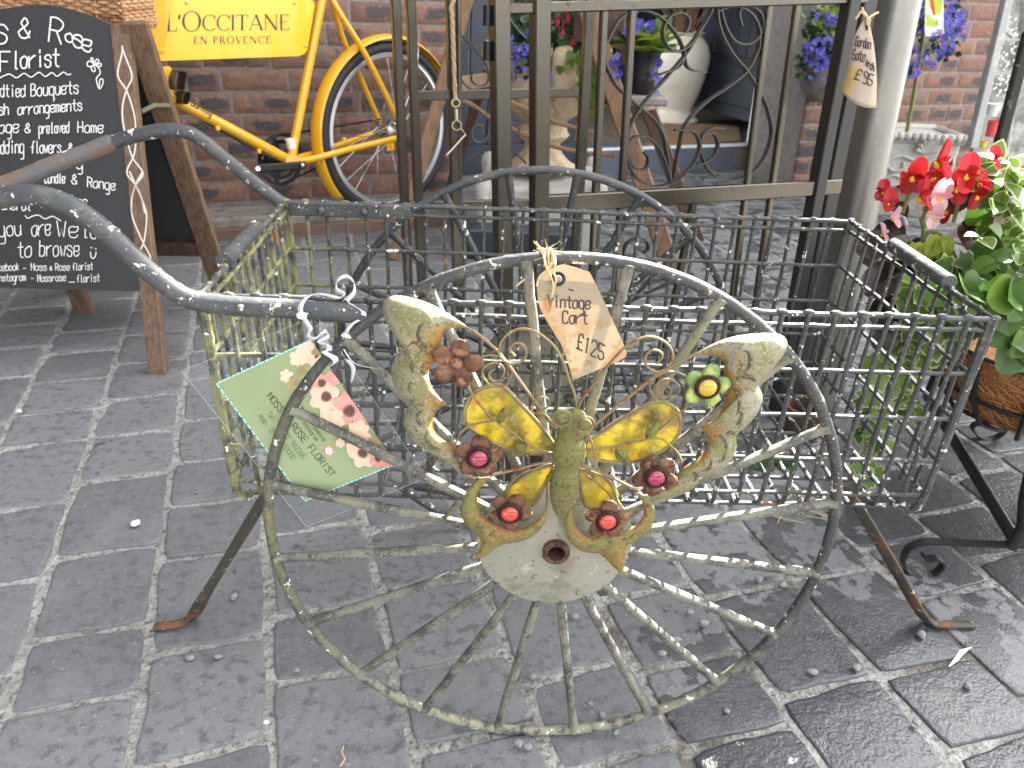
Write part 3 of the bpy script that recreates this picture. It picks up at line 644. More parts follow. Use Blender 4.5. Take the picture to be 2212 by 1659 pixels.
# ================================================================ BUTTERFLY
za = Z(900, 600, 700); zb = Z(1100, 900, 600, 1659); zc_ = Z(1500, 700, 700)
BO = .047
def bp_(p, off=BO): return onwheel(p[0], p[1], off)
bf = thing('butterfly_ornament', onwheel(1230, 1110, BO), 'rusty tin butterfly with yellow glass wings and jewelled flowers tied to the wheel', 'garden ornament')
def bulge(outer, inner, name, m, h=.015, N=70, M=9, ridges=(), tail=None):
    mb = MB(); o = resample(cr([V((*q, 0)) for q in outer], 5), N); i_ = resample(cr([V((*q, 0)) for q in inner], 5), N); G = []
    for k in range(N):
        row = []; wdt = (o[k]-i_[k]).length/1660*.8
        hh = min(h, wdt*.30)
        for j in range(M):
            t = j/(M-1); p = o[k].lerp(i_[k], t); row.append(mb.vert(bp_(p, BO+hh*math.sin(math.pi*t)**.7), t*.9+.05))
        G.append(row)
    for k in range(N-1):
        for j in range(M-1): mb.face((G[k][j], G[k+1][j], G[k+1][j+1], G[k][j+1]))
    # back skin
    B = [[mb.vert(bp_(o[k], BO-.003)), mb.vert(bp_(i_[k], BO-.003), .9)] for k in range(N)]
    for k in range(N-1):
        mb.face((B[k][0], B[k][1], B[k+1][1], B[k+1][0])); mb.face((G[k][0], B[k][0], B[k+1][0], G[k+1][0])); mb.face((G[k][-1], G[k+1][-1], B[k+1][1], B[k][1]))
    for k in (0, N-1): mb.face([*G[k], B[k][1], B[k][0]])
    mb.cr = 0  # ridges coloured dark, painting relief shading along the embossing
    for rg in ridges:
        P = []
        for q in cr([V((*q_, 0)) for q_ in rg], 5):
            k_ = min(((o[a].lerp(i_[a], b/(M-1))-q).length_squared, a, b) for a in range(N) for b in range(M)); w_ = (o[k_[1]]-i_[k_[1]]).length/1660*.8
            P.append(bp_(q, BO+min(h, w_*.30)*math.sin(math.pi*k_[2]/(M-1))**.7-.0006))
        n = len(P); mb.tube(P, [.0023*math.sin(math.pi*(.12+.76*q/(n-1))) for q in range(n)], 7, flat=1)
    if tail:
        a_, b_ = (resample(cr([V((*q, 0)) for q in t_], 5), 24) for t_ in tail); T_ = []
        for k in range(24):
            w_ = (a_[k]-b_[k]).length/1660*.8; T_.append([mb.vert(bp_(a_[k].lerp(b_[k], q/8), BO-.002+min(h*.95, w_*.38)*math.sin(math.pi*q/8)**.7), .2+.6*(k/23)) for q in range(9)])
        for k in range(23):
            for q in range(8): mb.face((T_[k][q], T_[k][q+1], T_[k+1][q+1], T_[k+1][q]))
    return mb.build(name, m, bf, sharp=60)
oA = ZP(za, [(810, 655), (640, 540), (480, 450), (330, 400), (220, 383), (150, 400), (112, 450), (113, 530), (150, 610), (200, 700), (255, 782), (205, 860), (178, 950), (183, 1040), (215, 1115), (265, 1170), (318, 1216), (280, 1290), (268, 1370), (298, 1450), (350, 1520), (430, 1572), (485, 1605)])+ZP(zb, [(5, 655), (60, 710), (130, 742), (215, 742)])
iA = ZP(za, [(810, 660), (740, 637), (660, 636), (600, 655), (568, 700), (556, 760), (530, 830), (495, 900), (468, 960), (465, 1020), (482, 1080), (522, 1140), (560, 1185), (602, 1217), (560, 1245), (522, 1280), (500, 1340), (508, 1410), (540, 1460), (600, 1510), (648, 1550), (655, 1600)])+ZP(zb, [(25, 600), (80, 685), (150, 720), (215, 735)])
rA = [ZP(za, q) for q in ([(455, 580), (400, 620), (385, 690), (420, 755), (462, 790)], [(300, 775), (350, 742), (400, 775), (430, 815), (380, 835), (320, 815), (295, 780)], [(470, 825), (385, 855), (338, 920), (352, 1000)], [(425, 900), (400, 960), (430, 990)],
     [(345, 1045), (318, 1090), (350, 1150), (395, 1180)], [(420, 1040), (400, 1090)], [(415, 1270), (378, 1310), (395, 1370), (435, 1395)], [(450, 1430), (445, 1490), (500, 1550), (560, 1570)], [(320, 1225), (370, 1205), (420, 1235)])]
bulge(oA, iA, 'upper_wing', BFM, ridges=rA)
oB = ZP(zc_, [(630, 512), (740, 450), (860, 400), (1000, 370), (1150, 357), (1260, 364), (1315, 390), (1337, 440), (1310, 520), (1250, 600), (1180, 680), (1110, 746), (1142, 830), (1135, 910), (1100, 985), (1040, 1055), (990, 1105), (938, 1146), (946, 1215), (925, 1295), (880, 1370), (810, 1430), (730, 1462), (652, 1475), (635, 1525), (575, 1575), (500, 1612), (400, 1634), (300, 1645), (210, 1632), (165, 1592)])
iB = ZP(zc_, [(630, 525), (730, 530), (800, 548), (840, 582), (846, 640), (850, 700), (862, 760), (866, 830), (855, 900), (822, 960), (762, 1030), (705, 1068), (655, 1090), (700, 1120), (720, 1180), (710, 1240), (680, 1290), (620, 1340), (560, 1375), (510, 1420), (470, 1500), (410, 1550), (300, 1592), (210, 1602), (165, 1590)])
rB = [ZP(zc_, q) for q in ([(985, 485), (1035, 510), (1050, 570), (1025, 640), (985, 660)], [(960, 560), (985, 610)], [(880, 740), (930, 790), (960, 850), (960, 930), (940, 990)], [(930, 720), (1000, 690), (1060, 700), (1085, 730)], [(965, 960), (985, 990), (960, 1050), (930, 1060)],
     [(800, 1140), (850, 1180), (862, 1260), (835, 1330), (800, 1345)], [(860, 1135), (905, 1115), (930, 1140)], [(745, 1320), (750, 1370), (715, 1410), (670, 1420)], [(600, 1430), (640, 1450), (610, 1500)])]
bulge(oB, iB, 'upper_wing', BFM, ridges=rB)
oC = ZP(zb, [(270, 733), (200, 735), (135, 790), (88, 865), (67, 945), (80, 1015), (125, 1075), (185, 1125), (250, 1170), (330, 1185), (440, 1172), (530, 1147), (602, 1092), (642, 1020), (652, 928)])
iC = ZP(zb, [(270, 740), (215, 790), (183, 850), (183, 910), (203, 960), (250, 1010), (310, 1050), (380, 1080), (440, 1085), (510, 1070), (580, 1030), (622, 980), (648, 930)])
bulge(oC, iC, 'lower_wing', BFR, h=.010, N=50, tail=(ZP(zb, [(120, 1050), (178, 1120), (203, 1160), (194, 1215), (160, 1288)]), ZP(zb, [(330, 1090), (345, 1182), (285, 1228), (232, 1268), (161, 1289)])),
      ridges=[ZP(zb, q) for q in ([(170, 1040), (190, 1070), (230, 1060)], [(210, 1110), (260, 1120), (300, 1090)])])
oD = ZP(zb, [(1250, 828), (1330, 870), (1372, 930), (1386, 990), (1362, 1060), (1312, 1122), (1240, 1170), (1150, 1215), (1060, 1240), (1000, 1247), (930, 1242), (860, 1220), (800, 1160), (774, 1090), (778, 1000), (817, 943)])
iD = ZP(zb, [(1255, 840), (1288, 885), (1305, 950), (1290, 1010), (1250, 1060), (1180, 1090), (1100, 1102), (1040, 1112), (960, 1140), (900, 1122), (856, 1080), (832, 1020), (820, 948)])
bulge(oD, iD, 'lower_wing', BFR, h=.010, N=50, tail=(ZP(zb, [(990, 1160), (1005, 1245), (1055, 1290), (1100, 1342), (1153, 1381)]), ZP(zb, [(1230, 1110), (1195, 1195), (1178, 1280), (1172, 1340), (1155, 1382)])),
      ridges=[ZP(zb, q) for q in ([(1150, 1150), (1210, 1140), (1250, 1100)], [(925, 1185), (960, 1200), (1010, 1180)])])
# glass panels with wire rims
def glass(pts, off=.038, leafm=GLASSY):
    P = cr([V((*zb(*p), 0)) for p in pts], 5, True); mb = MB(); mb.slab([bp_(p, off) for p in P], WF, .0035); g = mb.build('glass_panel', leafm, bf, sharp=30)
    mb = MB(); mb.tube([bp_(p, off-.001) for p in P], .0022, 7, closed=True); mb.build('wire_rim', BFWIRE, g)
glass([(700, 520), (630, 415), (560, 330), (430, 190), (370, 130), (320, 108), (240, 118), (160, 160), (110, 240), (95, 330), (120, 390), (190, 445), (250, 485), (330, 520), (420, 558), (540, 572), (690, 565)])
glass([(915, 500), (1000, 440), (1100, 370), (1200, 310), (1290, 260), (1370, 226), (1450, 230), (1520, 270), (1550, 330), (1545, 420), (1500, 490), (1430, 550), (1330, 600), (1200, 630), (1080, 625), (980, 612), (920, 590)])
glass([(690, 655), (560, 690), (470, 740), (390, 800), (370, 860), (420, 900), (500, 930), (565, 915), (625, 800)], .040)
glass([(870, 685), (960, 695), (1040, 735), (1100, 800), (1120, 870), (1060, 920), (960, 940), (900, 905), (880, 800)], .040)
# body
mb = MB(); st_ = [(822, 274, 10), (823, 285, 55), (824, 305, 84), (824, 345, 106), (822, 390, 108), (817, 425, 100), (808, 448, 92), (805, 462, 88), (804, 480, 96), (803, 515, 112), (800, 560, 117), (796, 610, 108), (788, 650, 86), (783, 668, 80), (780, 690, 90), (775, 740, 101), (768, 800, 104), (762, 850, 98), (755, 900, 82), (746, 950, 58), (738, 985, 28), (735, 998, 8)]
P = [bp_(zb(x, y), BO+.014) for x, y, r in st_]; mb.tube(P, [r*.30/1660*.80 for x, y, r in st_], 18, flat=.75, fdir=WF)
body = mb.build('body', BFBODY, bf, sharp=60)
mb = MB()
for yy in (760, 800, 845, 888):
    k = (yy-740)/250; rr = (103-k*38)*.32/1660*.8; c = bp_(zb(775-(yy-740)*.12, yy), BO+.014); ax = (P[-1]-P[12]).normalized(); sd_ = ax.cross(WF).normalized()
    mb.tube([c+(sd_*math.cos(a)+WF*math.sin(a)*.76)*rr*1.005 for a in [math.pi*q/14 for q in range(15)]], .0008, 5)
mb.build('body_ring', BFBODY, body)
for ex, ey in ((752, 330), (905, 372)):
    c = bp_(zb(ex, ey), BO+.027); mb = MB(); mb.ball(c, .0068, 14, 8, (1, 1, .6), WU, WV, WF); e = mb.build('eye', BFBODY, bf)
    mb = MB()
    for rr in (.0092, .0074): mb.tube([c+(WU*math.cos(a)+WV*math.sin(a))*rr+WF*.002 for a in [2*math.pi*q/20 for q in range(20)]], .0007, 6, closed=True)
    mb.build('eye_ring', BFWIRE, e)
def wire(z, pts, name='wire_scroll', r=.0012, off=.044):
    mb = MB(); mb.tube(cr([bp_(z(*p), off) for p in pts], 6), r, 7); return mb.build(name, BFWIRE, bf)
wire(za, [(1605, 1270), (1590, 1150), (1550, 1040), (1510, 920), (1450, 800), (1370, 718), (1270, 655), (1170, 640), (1080, 678), (1020, 750), (1008, 830), (1050, 888), (1120, 910), (1190, 882), (1217, 820), (1190, 765), (1135, 750), (1092, 785), (1100, 820), (1130, 850)], 'antenna', .0015, .05)
wire(za, [(1612, 1260), (1660, 1160), (1750, 1050), (1850, 920), (1930, 830), (1990, 775), (2100, 715), (2190, 700)], 'antenna', .0014, .05)
wire(zc_, [(90, 460), (180, 405), (280, 384), (380, 420), (442, 490), (446, 560), (400, 630), (320, 656), (252, 612), (238, 545), (285, 490), (350, 500), (370, 540), (325, 595)], 'antenna', .0014, .05)
wire(za, [(800, 650), (1000, 820), (1200, 1090), (1440, 1420)], 'wing_stem', .0018)
wire(zc_, [(640, 515), (430, 620), (200, 780), (0, 940), (-220, 1120)], 'wing_stem', .0018)
wire(za, [(835, 885), (900, 850), (980, 845), (1060, 890), (1102, 960), (1092, 1030), (1030, 1082), (960, 1085), (893, 1025), (882, 950), (940, 908), (1010, 912), (1047, 965), (1020, 1030), (960, 1042), (930, 1000), (942, 970), (972, 955)])
wire(zc_, [(550, 690), (480, 660), (390, 655), (310, 690), (273, 750), (290, 830), (350, 882), (420, 875), (492, 820), (492, 760), (432, 715), (358, 722), (328, 780), (358, 840), (410, 848), (440, 800), (410, 760)])
wire(zb, [(690, 618), (540, 655), (265, 722)], 'wing_stem', .0018); wire(zb, [(700, 645), (500, 698), (385, 790)])
wire(zb, [(885, 645), (1060, 720), (1275, 828)], 'wing_stem', .0018); wire(zb, [(880, 660), (1010, 700), (1090, 790), (1130, 900)])
wire(zb, [(700, 680), (620, 800), (555, 900)]); wire(zb, [(868, 690), (885, 800), (905, 930)]); wire(zb, [(655, 720), (648, 930)]); wire(zb, [(870, 680), (1010, 790), (1150, 920)])
wire(zb, [(110, 92), (150, 180), (230, 280), (302, 352), (420, 432), (540, 525), (692, 572)]); wire(zb, [(302, 352), (200, 366), (100, 402), (50, 470), (28, 545), (62, 640)])
wire(zb, [(1620, 220), (1565, 285), (1400, 420)]); wire(zb, [(925, 545), (1130, 520), (1390, 470), (1475, 510), (1540, 580), (1562, 660), (1522, 740)])
wire(zb, [(725, 425), (640, 310), (560, 300), (548, 250), (600, 195), (660, 205), (650, 260), (590, 295)], r=.001, off=.052); wire(zb, [(920, 345), (915, 420), (955, 500), (970, 590), (1000, 690)], r=.001, off=.052)
for lx, ly, dx, dy, L in ((325, 375, .35, -1, 120), (520, 515, -.9, .55, 150), (1320, 480, .6, -1, 150), (1110, 540, .75, .8, 150)):
    mb = MB(); n = 8; R2 = []
    for k in range(n+1):
        t = k/n; wd_ = L*.27*math.sin(math.pi*min(t**.8, 1))
        cx, cy2 = lx+dx*L*t, ly+dy*L*t; l_ = math.hypot(dx, dy); ox, oy = -dy/l_*wd_, dx/l_*wd_
        R2.append([mb.vert(bp_(zb(cx+ox, cy2+oy), .048)), mb.vert(bp_(zb(cx, cy2), .0515)), mb.vert(bp_(zb(cx-ox, cy2-oy), .048))])
    for a, b in zip(R2, R2[1:]):
        for k in range(2): mb.face((a[k], b[k], b[k+1], a[k+1]))
    mb.build('tin_leaf', BFBODY, bf)
def tinflower(c, R, m, jew, ph, name='tin_flower'):
    mb = MB(); c3 = bp_(c, .056); s = .80/1660; Rr = R*s
    for k in range(5):
        a = ph+2*math.pi*k/5; d = WU*math.cos(a)+WV*math.sin(a); x = WF.cross(d); rows = []
        for i in range(7):
            t = i/6; w_ = Rr*.37*(.30+.70*math.sin(math.pi*min(.10+.80*t, 1))**.9)*(1 if i < 6 else .5)
            rows.append([mb.vert(c3+d*(Rr*(.18+.82*t))+x*(w_*q)+WF*(.0035*t-.0030*q*q*t+.0030*math.sin(2.8*t)+.0012*math.sin(7*t+k))) for q in (-1, -.5, 0, .5, 1)])
        for p, q in zip(rows, rows[1:]):
            for k2 in range(4): mb.face((p[k2], q[k2], q[k2+1], p[k2+1]))
    for i in range(len(mb.f)): pass
    f = mb.build(name, m, bf)
    mod = f.modifiers.new('thick', 'SOLIDIFY'); mod.thickness = .0012
    mb = MB()
    if jew:
        mb.ball(c3+WF*.006, 20*s, 16, 10, (1, 1, .55), WU, WV, WF); mb.build('jewel', jew, f)
        mb = MB()
        for k in range(28):
            a = 2*math.pi*k/28; d = WU*math.cos(a)+WV*math.sin(a); mb.tube([c3+d*20*s+WF*.0085, c3+d*26*s+WF*.0055], .0009, 5)
        mb.tube([c3+(WU*math.cos(a)+WV*math.sin(a))*23*s+WF*.0062 for a in [2*math.pi*q/24 for q in range(24)]], .0012, 6, closed=True)
        mb.build('claw_setting', mat('dark claw', (.04, .025, .02), .5, .5), f)
    else: mb.ball(c3+WF*.002, 14*s, 14, 8, (1, 1, .6), WU, WV, WF); mb.build('flower_centre', RUSTF, f)
tinflower((986, 783), 53, RUSTF, None, 1.35); tinflower((1034, 983), 52, RUSTF, JPINK, 1.5); tinflower((1101, 1102), 49, RUSTF, JRED, 1.1)
tinflower((1311, 1119), 51, RUSTF, JRED, 1.55); tinflower((1415, 1025), 51, RUSTF, JPINK, .9); tinflower((1525, 831), 49, GREENF, JYEL, 1.4)
# ================================================================ VINTAGE CART TAG
zt = Z(1200, 500, 400); TO = .022
tagp = ZP(za, [(1400, 180), (1450, 155), (1505, 141), (1600, 166), (1705, 203), (1765, 320), (1830, 455), (1885, 580), (1940, 700), (1975, 780), (1991, 825), (1985, 858), (1930, 890), (1860, 920), (1750, 965), (1660, 1003), (1572, 1042), (1552, 950), (1520, 850), (1480, 750), (1440, 690), (1380, 590), (1325, 490), (1305, 420), (1298, 300), (1325, 235)])
def ontag(px, py, k=0):
    # gently curled sheet: comes forward towards its lower edge
    return onwheel(px, py, TO+k+.012*max(0, (py-600)/220)**2)
pt = thing('price_tag', ontag(1330, 700), 'tea stained paper luggage tag reading Vintage Cart, tied to the wheel rim', 'price tag')
mb = MB(); cxy = (sum(p[0] for p in tagp)/len(tagp), sum(p[1] for p in tagp)/len(tagp)); fr_, bk_ = [], []
for lst, off in ((fr_, 0), (bk_, -.0006)):
    for q in (1, .66, .33):
        lst.append([mb.vert(ontag(cxy[0]+(p[0]-cxy[0])*q, cxy[1]+(p[1]-cxy[1])*q, off)) for p in tagp])
    lst.append([mb.vert(ontag(*cxy, off))])
n = len(tagp)
for lst, fl in ((fr_, 1), (bk_, -1)):
    for a, b in zip(lst, lst[1:]):
        for k in range(n):
            if len(b) == 1: mb.face((a[k], a[(k+1) % n], b[0])[::fl])
            else: mb.face((a[k], a[(k+1) % n], b[(k+1) % n], b[k])[::fl])
for k in range(n): mb.face((fr_[0][k], bk_[0][k], bk_[0][(k+1) % n], fr_[0][(k+1) % n]))
mb.build('paper', PAPER, pt, sharp=70)
ec = zt(897, 1000); mb = MB()
mb.lathe([(.0048, -.001), (.0072, .0008), (.0068, .0012), (.0045, .0014), (.0040, .0008), (.004, -.001)], ontag(*ec, .0004), WF, 24, WU); ey = mb.build('eyelet', BLK, pt)
mb = MB(); mb.tube([ontag(*ec, .0014)+(WU*math.cos(a)+WV*math.sin(a))*.0034 for a in [2*math.pi*q/20 for q in range(20)]], .0007, 6, closed=True); mb.build('eyelet_ring', CHROME, ey)
mb = MB(); sg = strokes('Vintage', 765, 1378, 84, 4, 26, jit=.15)+strokes('Cart', 965, 1600, 88, 2, 27, jit=.15)+strokes('\u00a3125', 1150, 1935, 95, 45, 34, up=(.12, -1), jit=.15)+[[V((1045, 1142, 0)), V((1105, 1160, 0))]]
ink(mb, sg, lambda x, y: ontag(*zt(x, y), .0006), .0016, WF); mb.build('lettering', INKB, pt, smooth=False)
mb = MB()
for q in ([(690, 630), (705, 700), (740, 840), (790, 950), (832, 1060), (826, 1180), (812, 1250)], [(790, 630), (850, 700), (860, 800), (835, 900), (870, 1000), (850, 1100), (820, 1180)], [(700, 620), (760, 600), (820, 620), (840, 720), (800, 830), (700, 920), (640, 990), (610, 1100)], [(800, 780), (760, 880), (690, 930)], [(680, 640), (720, 610), (790, 620), (850, 660)]):
    mb.tube(cr([onwheel(*zt(*p), TO+.006 if p[1] > 700 else .0095) for p in q], 5), .0011, 6)
for k in range(3):
    c = onwheel(*zt(700+k*50, 690), 0); c = WC+(c-WC).normalized()*(WR-.006); d = (c-WC).normalized(); t_ = d.cross(WF)
    mb.tube([c+(d*math.cos(a)+WF*math.sin(a))*.0082+t_*(.001*math.sin(a)) for a in [2*math.pi*q/14 for q in range(14)]], .0012, 6, closed=True)
rf = random.Random(4)
for k in range(26):
    p = onwheel(*zt(rf.uniform(670, 860), rf.uniform(600, 720)), .010); mb.tube([p, p+WU*rf.uniform(-.012, .012)+WV*rf.uniform(-.004, .012)+WF*rf.uniform(0, .006)], .00025, 4)
mb.build('twine', TWINE, pt)
mb = MB(); mb.tube([onwheel(*zt(x, y), .004) for x, y in ((335, 1095), (390, 1050), (440, 1010), (470, 985))], .0011, 6)
tag(mb.build('straw', TWINE), 'short scrap of straw caught on the basket wires left of the paper tag', 'straw')
# ================================================================ FLORIST CARD IN PLASTIC SLEEVE
zk = Z(480, 780, 540, 1723); zp = Z(400, 700, 700, 1936); KY = -.020
KN = (CAY*-1)
def oncard(px, py, k=0): return oncart(px, py, KY-k)
fc = thing('florist_card', oncard(750, 930), 'green florist card with printed anemones in a clear sleeve hanging behind the wheel', 'card')
mb = MB(); mb.slab([oncard(*p, -.0006) for p in ZP(zp, [(118, 570), (965, 1622), (1775, 1290), (1030, 195)])], KN, .0005); mb.build('clear_sleeve', PLAST, fc, smooth=False)
mb = MB(); cd = ZP(zk, [(890, 160), (155, 500), (843, 1414), (1550, 1125)])
sl_ = ZP(zp, [(118, 570), (965, 1622), (1775, 1290), (1030, 195)])
for a, b in zip(sl_, sl_[1:]+sl_[:1]): mb.tube([oncard(*a, -.0004), oncard(*b, -.0004)], .00025, 5)
mb.build('sleeve_edge', mat('clear edge', (.34, .37, .38), .2), fc)
mb = MB(); mb.slab([oncard(*p, .0004) for p in cd], KN, .0006); mb.build('printed_card', CARD, fc, smooth=False)
mb = MB()
for a, b in ((cd[0], cd[1]), (cd[1], cd[2]), (cd[2], cd[3])):
    for k in range(0, 40, 2): mb.ribbon([oncard(a[0]+(b[0]-a[0])*(k+.1)/40, a[1]+(b[1]-a[1])*(k+.1)/40, .0007), oncard(a[0]+(b[0]-a[0])*(k+1.3)/40, a[1]+(b[1]-a[1])*(k+1.3)/40, .0007)], .0016, KN)
mb.build('dashed_edge', TEAL, fc, smooth=False)
def inside(p, poly):
    c = False
    for i in range(len(poly)):
        a, b = poly[i], poly[i-1]
        if (a[1] > p[1]) != (b[1] > p[1]) and p[0] < (b[0]-a[0])*(p[1]-a[1])/(b[1]-a[1])+a[0]: c = not c
    return c
def clipped(P, poly, c):
    out = []
    for p in P:
        if not inside(p, poly):
            lo, hi = 0, 1
            for _ in range(14):
                m_ = (lo+hi)/2; q = (c[0]+(p[0]-c[0])*m_, c[1]+(p[1]-c[1])*m_)
                if inside(q, poly): lo = m_
                else: hi = m_
            p = (c[0]+(p[0]-c[0])*lo, c[1]+(p[1]-c[1])*lo)
        out.append(p)
    return out
fl = MB(); rk = random.Random(6); lvl = 0
def printed(cx, cy2, R, m_i, n=6, petals=.22):
    global lvl
    lvl += 1; k = .0006+.00009*lvl; ph = rk.uniform(0, 6); P = []
    for i in range(60):
        a = 2*math.pi*i/60; r = R*(1-petals*abs(math.sin(n*a/2+ph))**3)*(1+.05*math.sin(3*a+ph)); P.append((cx+r*math.cos(a), cy2+r*math.sin(a)))
    P = clipped([zk(*p) for p in P], cd, zk(cx, cy2)); fl.cm = m_i; fl.face([fl.vert(oncard(*p, k)) for p in P][::-1])
for q in ((860, 240, 90, 1), (800, 300, 80, 1), (950, 260, 60, 3), (700, 440, 55, 1), (760, 500, 62, 3), (840, 400, 60, 3), (940, 340, 70, 1), (950, 490, 75, 0), (1050, 470, 70, 0), (1000, 610, 125, 1), (1170, 690, 130, 0), (1080, 760, 70, 1), (1010, 740, 55, 1), (1270, 780, 70, 0), (1100, 810, 55, 1),
          (1260, 870, 90, 1), (1330, 950, 70, 1), (1300, 1040, 120, 1), (1220, 1000, 60, 1), (1410, 1080, 75, 0), (1470, 1100, 60, 0), (1390, 960, 60, 3), (1120, 960, 40, 1)):
    printed(*q)
for q in ((975, 497, 36, 2), (1010, 603, 46, 2), (1190, 715, 52, 2), (1295, 1040, 46, 2), (1415, 1080, 34, 2), (930, 290, 16, 2)): printed(*q, n=14, petals=.4)
fl.build('printed_flowers', [CPINK, CPEACH, CDARK, COLIVE], fc, smooth=False)
mb = MB(); u = V((.62, .79, 0)).normalized(); upv = (.79, -.62)
sg = strokes('MOSS & ROSE FLORIST', 545, 600, 26.6, 33.6, 8.4, up=upv, jit=.02)
sg2 = strokes('Tel: 01782 942265', 545, 735, 16.6, 21, 6.6, up=upv, jit=.03)+strokes('Mob: 07914437000', 478, 762, 17, 21.2, 6.6, up=upv, jit=.03)+strokes('Find us on Facebook', 755, 640, 12.6, 17, 5, up=upv, jit=.03)+strokes('and Instagram', 768, 732, 12.6, 17, 5, up=upv, jit=.03)
ink(mb, sg, lambda x, y: oncard(*zk(x, y), .0008), .0009, KN); mb.build('card_lettering', mat('card ink', (.03, .04, .025), .5), fc, smooth=False)
mb = MB(); ink(mb, sg2, lambda x, y: oncard(*zk(x, y), .0008), .0007, KN); mb.build('small_lettering', mat('card ink grey', (.11, .14, .08), .5), fc, smooth=False)
def sqr(cx, cy2, h, k=.0009): mb.face([mb.vert(oncard(*zk(cx+u.x*h*a+upv[0]*h*b, cy2+u.y*h*a+upv[1]*h*b), k)) for a, b in ((-1, -1), (1, -1), (1, 1), (-1, 1))])
mb = MB(); sqr(800, 690, 26); mb.cm = 1
ink(mb, [[V((795, 700, 0)), V((812, 680, 0)), V((806, 672, 0))], [V((795, 682, 0)), V((808, 694, 0))]], lambda x, y: oncard(*zk(x, y), .0011), .0011, KN); mb.build('blue_icon', [CBLUE, CARDW], fc, smooth=False)
mb = MB(); sqr(1030, 1025, 36); mb.cm = 1
for rr in (24, 11): mb.ribbon([oncard(*zk(1030+rr*math.cos(a), 1025+rr*math.sin(a)), .0011) for a in [2*math.pi*q/18 for q in range(19)]], .0011, KN)
mb.build('pink_icon', [CMAG, CARDW], fc, smooth=False)
# ribbon
zr = Z(400, 700, 700, 1936)
rb_ = thing('curling_ribbon', oncart(730, 640, -.02), 'white satin curling ribbon looped over the cart handle tube', 'ribbon')
def rib(pts, w_, name='ribbon_strip', off=-.026, tw=0):
    P = cr([oncart(*zr(x, y), off-o_) for x, y, o_ in pts], 6); mb = MB(); m = len(P); R3 = []
    for i, p in enumerate(P):
        a = tw*i/m; d = CAX*math.cos(a)*.75+CAZ*math.sin(a)*.6-CAY*.35; d.normalize(); R3.append((mb.vert(p-d*w_/2), mb.vert(p+d*w_/2)))
    for a, b in zip(R3, R3[1:]): mb.face((a[0], a[1], b[1], b[0]))
    o = mb.build(name, RIB, rb_); md = o.modifiers.new('thick', 'SOLIDIFY'); md.thickness = .0004
rib([(935, 195, 0), (920, 150, 0), (945, 90, 0), (1010, 48, 0), (1100, 55, .004), (1180, 75, .008), (1215, 50, .004), (1165, 20, 0), (1170, -40, 0), (1230, -70, .004), (1285, -30, .008), (1285, 40, .006), (1240, 95, 0), (1290, 130, 0), (1345, 165, 0), (1350, 195, 0)], .006, tw=2.5)
rib([(935, 195, .002), (970, 250, .008), (990, 290, .01), (975, 330, .004), (1020, 350, .008), (1090, 300, .012), (1110, 340, .006), (1050, 380, .008), (1110, 390, .012), (1115, 430, .006), (1085, 440, .008), (1150, 480, .010), (1160, 515, .006), (1130, 530, .004)], .0062, tw=4)
rib([(1318, 225, 0), (1270, 255, 0), (1235, 300, 0)], .004); rib([(1215, 420, 0), (1260, 490, 0), (1320, 530, 0), (1420, 548, 0)], .0022); rib([(1235, 490, 0), (1280, 550, 0), (1270, 640, 0)], .006, tw=1.2)
mb = MB(); mb.ball(oncart(*zr(930, 195), -.03), .0042, 10, 7, (1.3, 1, .9)); mb.build('knot', RIB, rb_)
# ================================================================ CHALKBOARD (A-frame)
z1 = Z(0, 0, 700); z2 = Z(0, 400, 700)
FT = gnd(345, 812); AP = aty(258, 55, 1.87); BE = V((math.cos(rad(3)), math.sin(rad(3)), 0)); BA = (AP-FT).normalized(); BN = BE.cross(BA).normalized()
if BN.y > 0: BN = -BN
def onb(px, py, k=0): return onp(px, py, FT+BN*k, BN)
ab = thing('chalkboard_sign', (FT.x-.2, 1.87, 0), 'arched black A-board with white chalk pen writing and brown wooden legs', 'chalkboard sign')
mb = MB()
arch = [(862, 190), (740, 135), (600, 85), (480, 55), (400, 42), (300, 36), (200, 42), (100, 55), (0, 72), (-150, 120), (-280, 190)]
pan = [z1(*p) for p in arch]+[z2(-280, 950), z2(1082, 985)]
mb.slab([onb(*p, -.004) for p in pan], BN, .012); mb.build('board_panel', BOARD, ab, smooth=False)
def stile(pt_, pb_, w_, m, name='stile', k=0, par=None, t=.024):
    mb = MB(); a, b = onb(*pt_, k-.011), onb(*pb_, k-.011); mb.beam(a, b, w_, t, BN, .002); return mb.build(name, m, par or ab)
s_ = stile(z1(932, 192), z2(1232, 1652), .0405, WOOD)
stile(z1(-330, 192), z2(-330, 1652), .0405, WOOD)
dl = [[(942, 355), (960, 420), (1018, 585), (978, 690), (948, 800), (945, 900), (965, 1020), (1022, 1215), (1103, 1335), (1045, 1430), (1018, 1530), (1015, 1640)], [(942, 355), (940, 420), (908, 580), (978, 700), (1030, 860), (1045, 960), (1048, 1100), (1028, 1210), (978, 1330), (1045, 1425), (1090, 1520), (1118, 1640)]]
dl2 = [[(1000, 60), (1045, 160), (1090, 260), (1125, 360), (1130, 450), (1110, 600), (1072, 715), (1140, 805)], [(1100, 60), (1045, 165), (1015, 280), (1020, 400), (1060, 510), (1110, 620), (1160, 720), (1140, 805)]]
mb = MB()
for q in dl: mb.ribbon([onb(*z1(*p), .0028) for p in cr([V((*p_, 0)) for p_ in q], 4) for p in [(p[0], p[1])]], .0034, BN)
for q in dl2: mb.ribbon([onb(*z2(*p), .0028) for p in cr([V((*p_, 0)) for p_ in q], 4) for p in [(p[0], p[1])]], .0034, BN)
mb.build('diamond_lines', CREAMP, s_, smooth=False)
